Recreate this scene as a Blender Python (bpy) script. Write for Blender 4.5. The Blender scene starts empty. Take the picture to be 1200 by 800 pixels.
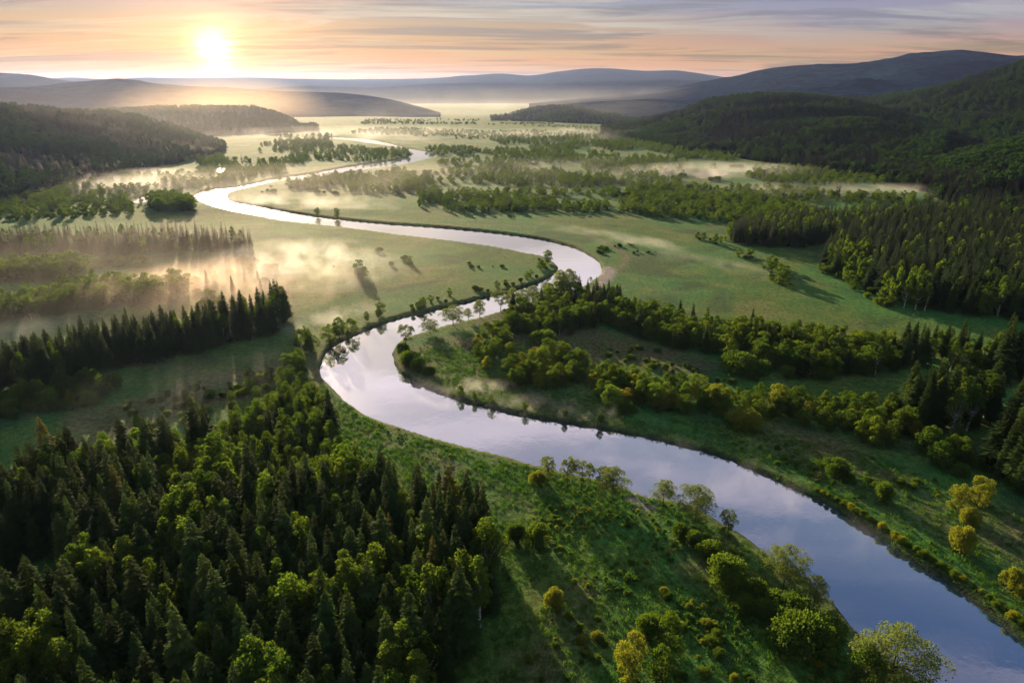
import bpy, math, random
import numpy as np
from mathutils import Vector, Matrix

SC = bpy.context.scene
COL = SC.collection
R = math.radians
random.seed(7)
RNG = np.random.default_rng(11)

# ------------------------------------------------------------------ camera
H = 100.0
PITCH = math.atan(300 / 800.0)
CP, SP = math.cos(PITCH), math.sin(PITCH)

def ray(u, v):
    x = (u - 600) / 800.0
    k = (400 - v) / 800.0
    return x, CP + k * SP, -SP + k * CP

def gp(u, v, z=0.0):
    """where the line of sight of a traced point meets the level z"""
    x, y, w = ray(u, v)
    t = (z - H) / w
    return x * t, y * t

def project(x, y, z):
    dz = z - H
    d = y * CP - dz * SP
    up = y * SP + dz * CP
    return 600 + 800 * x / d, 400 - 800 * up / d, d

cam_d = bpy.data.cameras.new("camera")
cam_d.lens = 24; cam_d.sensor_width = 36; cam_d.clip_end = 60000; cam_d.clip_start = 1
cam = bpy.data.objects.new("camera", cam_d); COL.objects.link(cam)
cam.location = (0, 0, H); cam.rotation_euler = (math.pi / 2 - PITCH, 0, 0)
SC.camera = cam

# ------------------------------------------------------------------ noise
def _hash(ix, iy, seed):
    n = (ix.astype(np.int64) * 374761393 + iy.astype(np.int64) * 668265263 + seed * 982451653) & 0x7fffffff
    n = ((n ^ (n >> 13)) * 1274126177) & 0x7fffffff
    return ((n ^ (n >> 16)) & 0xffff) / 65535.0

def vnoise(x, y, seed=0):
    x = np.asarray(x, float); y = np.asarray(y, float)
    ix, iy = np.floor(x), np.floor(y)
    fx, fy = x - ix, y - iy
    fx = fx * fx * (3 - 2 * fx); fy = fy * fy * (3 - 2 * fy)
    a = _hash(ix, iy, seed); b = _hash(ix + 1, iy, seed)
    c = _hash(ix, iy + 1, seed); d = _hash(ix + 1, iy + 1, seed)
    return (a * (1 - fx) + b * fx) * (1 - fy) + (c * (1 - fx) + d * fx) * fy

def fbm(x, y, octv=4, seed=0):
    s, a, t = 0, 1.0, 0
    for o in range(octv):
        s = s + a * vnoise(np.asarray(x) * 2 ** o, np.asarray(y) * 2 ** o, seed + o * 17)
        t += a; a *= .5
    return s / t - .5

def smooth(e0, e1, x):
    t = np.clip((x - e0) / (e1 - e0), 0, 1)
    return t * t * (3 - 2 * t)

# ------------------------------------------------------------------ polygons
def catmull(pts, n=6, closed=False):
    P = np.array(pts, float); out = []
    N = len(P)
    for i in range(N if closed else N - 1):
        p0 = P[(i - 1) % N] if closed or i > 0 else P[i]
        p1, p2 = P[i], P[(i + 1) % N]
        p3 = P[(i + 2) % N] if closed or i + 2 < N else p2
        for k in range(n):
            t = k / n
            out.append(.5 * ((2 * p1) + (-p0 + p2) * t + (2 * p0 - 5 * p1 + 4 * p2 - p3) * t * t + (-p0 + 3 * p1 - 3 * p2 + p3) * t ** 3))
    if not closed: out.append(P[-1])
    return np.array(out)

def inside(poly, x, y):
    x = np.asarray(x, float); y = np.asarray(y, float)
    r = np.zeros(x.shape, bool)
    n = len(poly)
    for i in range(n):
        x0, y0 = poly[i]; x1, y1 = poly[(i + 1) % n]
        if y0 == y1: continue
        c = ((y0 > y) != (y1 > y)) & (x < (x1 - x0) * (y - y0) / (y1 - y0) + x0)
        r ^= c
    return r

def seg_dist(line, x, y, closed=False):
    d = np.full(np.shape(x), 1e12)
    n = len(line)
    for i in range(n if closed else n - 1):
        ax, ay = line[i]; bx, by = line[(i + 1) % n]
        dx, dy = bx - ax, by - ay
        L = dx * dx + dy * dy
        if L < 1e-9: continue
        t = np.clip(((x - ax) * dx + (y - ay) * dy) / L, 0, 1)
        d = np.minimum(d, (x - ax - t * dx) ** 2 + (y - ay - t * dy) ** 2)
    return np.sqrt(d)

WATER = -1.1
left_bank = [(1230, 900), (1120, 832), (1060, 790), (1000, 742), (971, 708), (940, 677), (900, 652), (867, 629), (826, 604), (790, 590), (759, 584), (725, 571),
             (680, 561), (627, 547), (575, 533), (537, 524), (500, 514), (462, 501), (425, 486), (399, 467), (384, 452), (376, 437),
             (378, 424), (387, 409), (406, 398), (444, 381), (481, 370), (537, 357), (594, 342), (631, 331), (650, 321), (653, 313),
             (636, 302), (612, 297), (575, 289.5), (519, 282), (462, 275.5), (412, 268.5), (377, 264.5), (330, 259.5), (297, 253), (257, 245),
             (237, 238), (228, 232), (231, 227), (250, 222), (280, 219), (303, 214), (330, 208), (363, 204), (390, 198.5), (427, 192.5), (457, 188.5),
             (477, 184), (484, 181), (480, 178), (463, 173), (443, 169.5), (427, 167.5), (410, 165), (385, 163)]
right_bank = [(1420, 900), (1320, 838), (1260, 796), (1200, 750), (1150, 709), (1106, 678), (1062, 651), (1019, 621), (975, 594), (931, 572), (887, 552), (844, 534), (800, 522),
              (750, 511), (687, 499), (631, 490), (575, 478), (530, 466), (500, 454), (472, 438), (463, 424), (465, 405), (489, 393), (530, 381),
              (575, 370), (612, 359), (646, 349), (680, 338), (702, 324), (705, 316), (700, 306), (687, 297), (669, 289), (631, 280), (575, 272.5),
              (519, 267), (462, 263), (397, 257), (363, 252.5), (337, 248), (300, 241.5), (275, 237), (266, 232), (267, 227), (278, 223), (297, 219),
              (323, 213.5), (357, 210), (383, 206), (423, 199.5), (450, 196.5), (477, 192), (500, 186.5), (511, 182), (503, 178.5), (483, 174.5), (470, 171.5),
              (450, 166.5), (427, 163), (410, 161.5), (385, 160.5)]
river_px = np.vstack([catmull(left_bank, 4), catmull(right_bank, 4)[::-1]])
RIVER = np.array([gp(u, v, WATER) for u, v in river_px])
PONDS = [np.array([gp(u, v, WATER) for u, v in catmull(p, 4, True)]) for p in (
    [(150, 235), (160, 231), (176, 229), (186, 231), (178, 235), (162, 239)],
    [(252, 199), (262, 196), (264, 200), (258, 203)],
    [(108, 195.5), (140, 193), (165, 192.5), (160, 195.5), (125, 198)],
    [(312, 158.5), (330, 157.5), (333, 159), (320, 160)],
    [(812, 203), (835, 200), (850, 203), (842, 208), (818, 210)])]

def water_dist(x, y):
    """signed distance to the nearest shore, negative over water"""
    d = seg_dist(RIVER, x, y, True); ins = inside(RIVER, x, y)
    r = np.where(ins, -d, d)
    for p in PONDS:
        d = seg_dist(p, x, y, True)
        r = np.minimum(r, np.where(inside(p, x, y), -d, d))
    return r

def base_h(x, y):
    r = np.hypot(x, y)
    z = fbm(x / 90, y / 90, 3, 3) * 1.0 + fbm(x / 14, y / 14, 3, 5) * .5
    return z * smooth(20, 60, r)

def ground_h(x, y, d=None):
    x = np.asarray(x, float); y = np.asarray(y, float)
    if d is None: d = water_dist(x, y)
    wob = fbm(x / 5, y / 5, 3, 9) * 1.6 + fbm(x / 17, y / 17, 2, 29) * 2.0
    k = smooth(-1.8, .9, d + wob * smooth(60, 120, np.hypot(x, y)) * .8)
    wide = smooth(0, 26, d)
    return base_h(x, y) * wide * k + (-3.0) * (1 - k) + .15 * k * (1 - wide)

# ------------------------------------------------------------------ mesh and object helpers
def mesh_np(name, verts, faces, mats, smooth_shade=False, tint=None, slots=None, attrs=None):
    """faces: an (n,4) or (n,3) index array, or a list of such arrays"""
    if not (isinstance(faces, list) and isinstance(faces[0], np.ndarray)): faces = [faces]
    faces = [np.asarray(f, np.int32) for f in faces if len(f)]
    me = bpy.data.meshes.new(name)
    verts = np.asarray(verts, np.float32)
    me.vertices.add(len(verts)); me.vertices.foreach_set("co", verts.ravel())
    nl = sum(f.size for f in faces); npoly = sum(len(f) for f in faces)
    me.loops.add(nl); me.polygons.add(npoly)
    me.loops.foreach_set("vertex_index", np.concatenate([f.ravel() for f in faces]))
    st, o = [], 0
    for f in faces:
        st.append(o + np.arange(len(f)) * f.shape[1]); o += f.size
    me.polygons.foreach_set("loop_start", np.concatenate(st).astype(np.int32))
    for m in mats: me.materials.append(m)
    if slots is not None: me.polygons.foreach_set("material_index", np.asarray(slots, np.int32))
    me.polygons.foreach_set("use_smooth", np.full(npoly, smooth_shade, bool))
    me.update(calc_edges=True)
    if tint is not None:
        a = me.attributes.new("tint", 'FLOAT', 'FACE'); a.data.foreach_set("value", np.asarray(tint, np.float32))
    for k, v in (attrs or {}).items():
        a = me.attributes.new(k, 'FLOAT', 'POINT'); a.data.foreach_set("value", np.asarray(v, np.float32))
    return me

def link(name, data, parent=None, **props):
    o = bpy.data.objects.new(name, data); COL.objects.link(o)
    if parent is not None: o.parent = parent
    for k, v in props.items():
        if v: o[k] = v
    return o

class Geo:
    """collects tubes and leaf blades"""
    def __init__(s): s.v, s.f, s.t, s.n = [], [], [], 0
    def add(s, v, f, t):
        v = np.asarray(v, float).reshape(-1, 3); f = np.asarray(f, int)
        s.v.append(v); s.f.append(f + s.n); s.t.append(np.broadcast_to(np.asarray(t, float), (len(f),))); s.n += len(v)
    def tube(s, pts, rad, k=6, t=.5):
        pts = np.asarray(pts, float); m = len(pts)
        a = np.arange(k) / k * 2 * np.pi
        rings = []
        for i in range(m):
            d = pts[min(i + 1, m - 1)] - pts[max(i - 1, 0)]; d /= np.linalg.norm(d) + 1e-9
            u = np.cross(d, (0.31, .95, .1)); u /= np.linalg.norm(u); w = np.cross(d, u)
            rings.append(pts[i] + rad[i] * (np.cos(a)[:, None] * u + np.sin(a)[:, None] * w))
        f = [(i * k + j, i * k + (j + 1) % k, (i + 1) * k + (j + 1) % k, (i + 1) * k + j) for i in range(m - 1) for j in range(k)]
        s.add(np.vstack(rings), f, t)
    def blades(s, base, axis, side, t):
        """leaf-shaped four-cornered blades: base point, axis vector (length), side vector (half width)"""
        n = len(base)
        v = np.stack([base, base + axis * .45 + side, base + axis, base + axis * .45 - side], 1)
        f = np.arange(4 * n).reshape(n, 4)
        s.add(v, f, t)
    def arrays(s): return np.vstack(s.v), np.vstack(s.f), np.concatenate(s.t)

def unit(v): return v / (np.linalg.norm(v, axis=-1, keepdims=True) + 1e-9)

# ------------------------------------------------------------------ materials
def nodes(name):
    m = bpy.data.materials.new(name); m.use_nodes = True
    nt = m.node_tree; nt.nodes.clear()
    return m, nt
def N(nt, t, **kw):
    n = nt.nodes.new(t)
    for k, v in kw.items():
        if isinstance(k, str) and hasattr(n, k): setattr(n, k, v)
    return n
def S(node, **kw):
    for k, v in kw.items(): node.inputs[k.replace('_', ' ')].default_value = v
    return node
def math_n(nt, op, a, b=None, c=None, clamp=False):
    n = nt.nodes.new("ShaderNodeMath"); n.operation = op; n.use_clamp = clamp
    for i, x in enumerate((a, b, c)):
        if x is None: continue
        if isinstance(x, (int, float)): n.inputs[i].default_value = x
        else: nt.links.new(x, n.inputs[i])
    return n.outputs[0]
def mix_c(nt, f, a, b, mode='MIX'):
    n = nt.nodes.new("ShaderNodeMix"); n.data_type = 'RGBA'; n.blend_type = mode
    for i, x in ((0, f), (6, a), (7, b)):
        if isinstance(x, (int, float)): n.inputs[i].default_value = x
        elif isinstance(x, tuple): n.inputs[i].default_value = (*x, 1) if len(x) == 3 else x
        else: nt.links.new(x, n.inputs[i])
    return n.outputs[2]
def ramp(nt, fac, stops):
    n = nt.nodes.new("ShaderNodeValToRGB"); e = n.color_ramp.elements
    while len(e) < len(stops): e.new(.5)
    for k, (p, c) in enumerate(stops):
        e[k].position = p; e[k].color = (*c, 1) if isinstance(c, tuple) else (c, c, c, 1)
    nt.links.new(fac, n.inputs[0]); return n.outputs[0]
def noise(nt, vec, scale, detail=4, rough=.55, dist=0.0):
    n = nt.nodes.new("ShaderNodeTexNoise")
    n.inputs['Scale'].default_value = scale; n.inputs['Detail'].default_value = detail
    n.inputs['Roughness'].default_value = rough; n.inputs['Distortion'].default_value = dist
    if vec is not None: nt.links.new(vec, n.inputs['Vector'])
    return n.outputs[0]

def leaf_mat(name, dark, light, trans, tf=.35):
    """foliage: colour from each plant's own random value, each leaf's tint and the plant's object colour"""
    m, nt = nodes(name)
    inf = N(nt, "ShaderNodeObjectInfo"); at = N(nt, "ShaderNodeAttribute", attribute_name="tint")
    f = math_n(nt, 'ADD', math_n(nt, 'MULTIPLY', inf.outputs['Random'], .6), math_n(nt, 'MULTIPLY', at.outputs['Fac'], .5), clamp=True)
    c = mix_c(nt, f, dark, light)
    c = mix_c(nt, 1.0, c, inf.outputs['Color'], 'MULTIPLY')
    tcol = mix_c(nt, 1.0, c, trans, 'MULTIPLY')
    d = N(nt, "ShaderNodeBsdfPrincipled"); S(d, Roughness=.85); d.inputs['Specular IOR Level'].default_value = .06
    nt.links.new(c, d.inputs['Base Color'])
    t = N(nt, "ShaderNodeBsdfTranslucent"); nt.links.new(tcol, t.inputs['Color'])
    mx = N(nt, "ShaderNodeMixShader"); mx.inputs[0].default_value = tf
    nt.links.new(d.outputs[0], mx.inputs[1]); nt.links.new(t.outputs[0], mx.inputs[2])
    o = N(nt, "ShaderNodeOutputMaterial"); nt.links.new(mx.outputs[0], o.inputs[0])
    return m

M_SPRUCE = leaf_mat("spruce_needles", (.016, .038, .010), (.042, .080, .017), (2.5, 2.0, .8), .38)
M_BROAD = leaf_mat("broad_leaves", (.030, .066, .013), (.078, .128, .022), (2.2, 2.05, .7), .46)
M_WILLOW = leaf_mat("willow_leaves", (.090, .125, .038), (.155, .195, .058), (1.7, 1.7, 1.0), .42)
M_GOLD = leaf_mat("yellow_leaves", (.10, .13, .018), (.19, .21, .028), (1.8, 1.7, .8), .45)
M_WEED = leaf_mat("weed_leaves", (.022, .075, .014), (.095, .150, .026), (1.8, 1.9, .8), .4)
M_BLADE = leaf_mat("grass_blades", (.022, .100, .020), (.098, .152, .026), (1.7, 1.9, .8), .35)

def bark_mat(name, a, b, scale):
    m, nt = nodes(name)
    tc = N(nt, "ShaderNodeTexCoord")
    mp = N(nt, "ShaderNodeMapping"); mp.inputs['Scale'].default_value = (1, 1, .35); nt.links.new(tc.outputs['Object'], mp.inputs[0])
    f = noise(nt, mp.outputs[0], scale, 4, .6)
    c = ramp(nt, f, [(.38, a), (.62, b)])
    d = N(nt, "ShaderNodeBsdfPrincipled"); S(d, Roughness=.9); nt.links.new(c, d.inputs['Base Color'])
    o = N(nt, "ShaderNodeOutputMaterial"); nt.links.new(d.outputs[0], o.inputs[0])
    return m
M_BARK = bark_mat("brown_bark", (.035, .025, .018), (.11, .085, .06), 3.0)
M_BIRCH = bark_mat("pale_bark", (.12, .11, .09), (.52, .50, .45), 2.0)

# ------------------------------------------------------------------ plants: (trunk arrays, crown arrays, height, crown material, bark)
def spruce(h, Rm, seed, lod=0, ragged=.25):
    g, c = Geo(), Geo(); rg = np.random.default_rng(seed)
    lean = rg.normal(0, .012, 2) * h
    zs = np.linspace(0, h, 6)
    g.tube([(lean[0] * (z / h) ** 2, lean[1] * (z / h) ** 2, z - .4 * (z == 0)) for z in zs], [.26 * h / 20 * (1 - .95 * z / h) + .015 for z in zs], 7 if lod == 0 else 4)
    lev = {0: 40, 1: 20}[lod]; nb = {0: 8, 1: 8}[lod]
    z0 = h * .10
    side_noise = rg.random(16)
    for i in range(lev):
        q = (i + rg.random() * .6) / lev
        z = z0 + (h - z0) * q ** .92
        L0 = Rm * (1 - q) ** .80 * (.82 + .36 * rg.random()) + .12
        if q < .12: L0 *= .75 + q * 2
        n = max(4, int(nb * (1 - .4 * q)))
        ph = rg.random() * 6.28
        for k in range(n):
            a = ph + (k + rg.normal(0, .22)) / n * 2 * np.pi
            L = L0 * (1 - ragged + 2 * ragged * rg.random()) * (.85 + .3 * side_noise[int(a * 2.5) % 16])
            d = np.array((math.cos(a), math.sin(a), 0)); sd = np.array((-d[1], d[0], 0))
            up = .35 * q + .10 - .05 * rg.random(); dr = .45 - .25 * q
            org = np.array((lean[0] * (z / h) ** 2, lean[1] * (z / h) ** 2, z))
            P = lambda s: org + d * L * s + np.array((0, 0, L * (up * s - dr * s * s)))
            if lod == 0:
                bs, ax, si = [], [], []
                for s in (.12, .34, .56, .78):
                    for sg in (-1, 1):
                        ln = (.34 + .50 * (1 - s)) * L * .8 + .22
                        av = unit(d * .75 + sd * sg * (.75 + .2 * rg.random()) + np.array((0, 0, -.18 - .3 * rg.random()))) * ln
                        bs.append(P(s)); ax.append(av)
                        si.append(unit(np.cross(av, (0, 0, 1)) + rg.normal(0, .25, 3)) * ln * .27)
                bs.append(P(.1)); av = P(1.06) - P(.1); ax.append(av); si.append(sd * .17 * L + np.array((0, 0, .04 * L)))
                c.blades(np.array(bs), np.array(ax), np.array(si), np.clip(.25 + .3 * rg.random(len(bs)) + .12 * q, 0, 1))
            else:
                bs = np.array([P(.02), P(.15), P(.15)])
                av = np.array([P(1.08) - P(.02), (d * .75 + sd * .6 - (0, 0, .2)) * L * .85, (d * .75 - sd * .6 - (0, 0, .2)) * L * .85])
                c.blades(bs, av, np.array([sd * .46 * L, unit(np.cross(av[1], (0, 0, 1))) * .34 * L, unit(np.cross(av[2], (0, 0, 1))) * .34 * L]), .25 + .35 * rg.random(3))
    # leader
    c.blades(np.array([(lean[0], lean[1], h - .9), (lean[0], lean[1], h - .9)]), np.array([(0, 0, 1.5), (0, 0, 1.3)]), np.array([(.10, 0, 0), (0, .10, 0)]), .6)
    return g.arrays(), c.arrays(), h

def leaf_clump(c, ctr, rad, n, size, rg, flat=.8, tint=.5):
    dirs = unit(rg.normal(0, 1, (n, 3)))
    dirs[:, 2] = np.where(dirs[:, 2] < -.35, -dirs[:, 2], dirs[:, 2])
    rr = rad * (.55 + .55 * rg.random((n, 1)) ** .6)
    p = ctr + dirs * rr * np.array((1, 1, flat))
    ax = unit(dirs * .7 + rg.normal(0, .6, (n, 3)) + (0, 0, .1)) * size * (.7 + .7 * rg.random((n, 1)))
    sd = unit(np.cross(ax, rg.normal(0, 1, (n, 3)))) * np.linalg.norm(ax, axis=1, keepdims=True) * .42
    c.blades(p, ax, sd, np.clip(tint + rg.normal(0, .16, n), 0, 1))

def broad(h, Rm, seed, lod=0, bare=.22, shape='round', nclump=34, leaves=110, size=.42, gap=.0):
    """broadleaf tree: limbs from a tapered trunk carry leaf clumps through an uneven crown"""
    g, c = Geo(), Geo(); rg = np.random.default_rng(seed)
    zc = h * (bare + (1 - bare) * .5); hz = h * (1 - bare) * .5
    cl = []
    tries = 0
    while len(cl) < nclump and tries < 4000:
        tries += 1
        q = rg.uniform(-1, 1)
        wid = {'round': math.sqrt(max(0, 1 - q * q)) ** .8, 'egg': max(0, (1 - (abs(q + .25) / 1.25) ** 1.8)) if q > -.25 else max(.35, 1 - (abs(q + .25) / .75) ** 2 * .7),
               'dome': math.sqrt(max(0, 1 - ((q + 1) / 2) ** 2.4))}[shape]
        a = rg.random() * 6.28; lob = 1 + .26 * math.sin(a * 2 + seed) + .18 * math.sin(a * 3 + seed * 2.3 + q * 2)
        r = Rm * wid * math.sqrt(rg.uniform(.18, 1)) * lob
        p = np.array((r * math.cos(a), r * math.sin(a), zc + q * hz * (.92 + .14 * rg.random())))
        cr = Rm * rg.uniform(.26, .40) * (1.0 - .15 * abs(q))
        if any(np.linalg.norm(p - o) < (.42 + gap) * (cr + s) for o, s in cl): 
            if tries < 3000: continue
        cl.append((p, cr))
    tz = zc - hz * .35
    lean = rg.normal(0, .03, 2) * h
    rt = .020 * h * (1.0 if lod == 0 else .8)
    g.tube([(0, 0, -.4), (lean[0] * .3, lean[1] * .3, tz * .5), (lean[0], lean[1], tz), (lean[0] * 1.3, lean[1] * 1.2, zc + hz * .5)], [rt * 1.25, rt, rt * .8, rt * .25], 7 if lod == 0 else 4)
    lim = sorted(cl, key=lambda e: -np.hypot(e[0][0], e[0][1]))[: 13 if lod == 0 else 3]
    for p, cr in lim:
        s = np.array((lean[0] * .6, lean[1] * .6, tz * rg.uniform(.55, 1.0)))
        mid = (s + p) * .5 + np.array((0, 0, -.06 * h)) * rg.random()
        g.tube([s, mid, p], [rt * .5, rt * .32, rt * .1], 5 if lod == 0 else 3)
    for p, cr in cl:
        leaf_clump(c, p, cr, leaves, size, rg, .78, .42 + rg.normal(0, .10))
    return g.arrays(), c.arrays(), h

def bush(h, Rm, seed, nclump=26, leaves=150, size=.33):
    g, c = Geo(), Geo(); rg = np.random.default_rng(seed)
    for k in range(nclump):
        a = rg.random() * 6.28; r = Rm * .72 * math.sqrt(rg.random())
        top = h * (1 - .45 * (r / Rm) ** 2) * rg.uniform(.72, 1.0)
        cr = Rm * rg.uniform(.26, .42)
        p = np.array((r * math.cos(a), r * math.sin(a) * .85, max(cr * .5, top - cr * .8)))
        g.tube([(r * .2 * math.cos(a), r * .2 * math.sin(a), -.3), p * (.6, .6, .55), p], [.07 * h / 3, .05 * h / 3, .015], 4)
        leaf_clump(c, p, cr, leaves, size, rg, .85, .42 + rg.normal(0, .12))
        if p[2] > cr * 1.2:
            leaf_clump(c, p * (1.05, 1.05, .45), cr * .9, leaves // 2, size, rg, .9, .35)
    return g.arrays(), c.arrays(), h

class Kind:
    """the variants of one kind of plant: shared trunk and crown meshes, and one joined mesh for distant copies"""
    def __init__(s, name, variants, leaf, bark):
        s.name, s.h, s.trunk, s.crown, s.joint = name, [], [], [], []
        for (tv, tf, tt), (cv, cf, ct), h in variants:
            s.h.append(h)
            s.trunk.append(mesh_np(name + "_trunk", tv, tf, [bark], True))
            s.crown.append(mesh_np(name + "_crown", cv, cf, [leaf], False, ct))
            s.joint.append(mesh_np(name, np.vstack([tv, cv]), np.vstack([tf, cf + len(tv)]), [bark, leaf], False, np.concatenate([tt, ct]), np.r_[np.zeros(len(tf)), np.ones(len(cf))]))
K = {}
K['spruce'] = Kind('spruce_tree', [spruce(20, 3.3, 1), spruce(20, 2.8, 2), spruce(20, 3.7, 3, ragged=.34), spruce(20, 3.0, 4, ragged=.3), spruce(20, 2.4, 5, ragged=.4), spruce(20, 3.1, 6, ragged=.5), spruce(20, 1.9, 7, ragged=.3)], M_SPRUCE, M_BARK)
K['spruce_far'] = Kind('spruce_tree', [spruce(18, 3.0, 21, 1), spruce(18, 3.4, 22, 1, .32), spruce(18, 2.7, 23, 1)], M_SPRUCE, M_BARK)
K['birch'] = Kind('birch_tree', [broad(17, 3.0, 31, shape='egg', bare=.25, nclump=44, leaves=80, size=.40), broad(17, 2.6, 32, shape='egg', bare=.3, nclump=40, leaves=80, size=.40),
                  broad(17, 3.4, 33, shape='egg', bare=.2, nclump=48, leaves=80, size=.42), broad(17, 2.3, 34, shape='egg', bare=.18, nclump=40, leaves=80, size=.38)], M_BROAD, M_BIRCH)
K['alder'] = Kind('broadleaf_tree', [broad(11, 4.0, 41, bare=.08, nclump=36), broad(11, 4.6, 42, bare=.06, shape='dome', nclump=40), broad(11, 3.5, 43, bare=.12, shape='egg', nclump=34), broad(11, 4.2, 44, bare=.05, nclump=38)], M_BROAD, M_BARK)
K['alder_far'] = Kind('broadleaf_tree', [broad(11, 4.2, 51, 1, .04, 'round', 22, 46, .80), broad(11, 4.8, 52, 1, .03, 'dome', 24, 46, .84), broad(11, 3.6, 53, 1, .05, 'egg', 22, 46, .76)], M_BROAD, M_BARK)
K['willow'] = Kind('willow_tree', [broad(9, 4.0, 61, bare=.30, shape='dome', nclump=32, leaves=240, size=.23, gap=.08), broad(9, 3.2, 62, bare=.34, nclump=24, leaves=230, size=.23, gap=.12), broad(9, 4.6, 63, bare=.2, shape='dome', nclump=44, leaves=260, size=.22, gap=.03)], M_WILLOW, M_BARK)
K['gold'] = Kind('yellow_tree', [broad(8, 3.4, 71, bare=.1, nclump=30, leaves=170, size=.28), broad(8, 2.8, 72, bare=.1, shape='egg', nclump=28, leaves=170, size=.28)], M_GOLD, M_BARK)
K['bush'] = Kind('shrub', [bush(6.0, 4.2, 81), bush(5.4, 4.8, 82, 30), bush(6.4, 3.8, 83), bush(5.0, 4.5, 84)], M_BROAD, M_BARK)
K['goldbush'] = Kind('shrub', [bush(5.6, 3.9, 91), bush(5.0, 4.2, 92)], M_GOLD, M_BARK)

# ------------------------------------------------------------------ ground
def polymask(px, x, y, soft):
    P = np.array([gp(u, v) for u, v in catmull(px, 3, True)])
    d = seg_dist(P, x, y, True)
    return smooth(soft, -soft, np.where(inside(P, x, y), -d, d))

def rough_polar(n_fine, amax, n_back):
    a = np.linspace(-amax, amax, n_fine)
    b = np.linspace(amax, 2 * np.pi - amax, n_back + 2)[1:-1]
    return np.concatenate([a, b])
ANG = rough_polar(560, R(58), 40)
RAD = np.concatenate([np.linspace(1, 48, 12), 50 * (14000 / 50) ** (np.arange(720) / 719.0)])
AA, RR = np.meshgrid(ANG, RAD)
GX, GY = RR * np.sin(AA), RR * np.cos(AA)
GD = water_dist(GX, GY)
GZ = ground_h(GX, GY, GD)
na, nr = len(ANG), len(RAD)
ii, jj = np.meshgrid(np.arange(nr - 1), np.arange(na), indexing='ij')
j2 = (jj + 1) % na
gf = np.stack([ii * na + jj, ii * na + j2, (ii + 1) * na + j2, (ii + 1) * na + jj], -1).reshape(-1, 4)[:, ::-1]
sedge_polys = [[(465, 424), (480, 440), (520, 458), (575, 474), (640, 487), (720, 497), (690, 470), (620, 455), (575, 430), (545, 395), (500, 398)],
               [(160, 320), (230, 300), (320, 290), (350, 330), (330, 372), (260, 372), (215, 345)],
               [(880, 500), (960, 508), (1040, 540), (1100, 580), (1130, 640), (1060, 605), (960, 560)],
               [(1120, 590), (1200, 600), (1260, 700), (1190, 700), (1140, 640)],
               [(70, 490), (150, 470), (330, 420), (350, 440), (240, 480), (120, 520)],
               [(590, 810), (620, 760), (660, 700), (700, 690), (715, 730), (680, 760), (660, 820)],
               [(560, 375), (650, 380), (760, 400), (840, 425), (800, 440), (700, 425), (620, 405)]]
SEDGE = np.zeros(GX.shape)
for p in sedge_polys: SEDGE = np.maximum(SEDGE, polymask(p, GX, GY, 7))
mud_polys = [[(733, 574), (752, 580), (772, 592), (758, 598), (738, 588)], [(705, 318), (712, 312), (722, 318), (712, 332), (690, 342), (700, 330)]]
MUD = np.zeros(GX.shape)
for p in mud_polys: MUD = np.maximum(MUD, polymask(p, GX, GY, 2.0))
track_px = catmull([(366, 418), (372, 440), (384, 468), (404, 490), (435, 512), (480, 530), (530, 545), (580, 568), (620, 592)], 4)
TRACK = np.array([gp(u, v) for u, v in track_px])
TD = seg_dist(TRACK, GX, GY)
PATH = np.exp(-((TD - 1.0) / .55) ** 2) * .8
track2 = np.array([gp(u, v) for u, v in catmull([(690, 345), (715, 322), (735, 305), (722, 290), (690, 276), (640, 268), (590, 264)], 4)])
PATH = np.maximum(PATH, np.exp(-(seg_dist(track2, GX, GY) / 2.2) ** 2) * .7)

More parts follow.
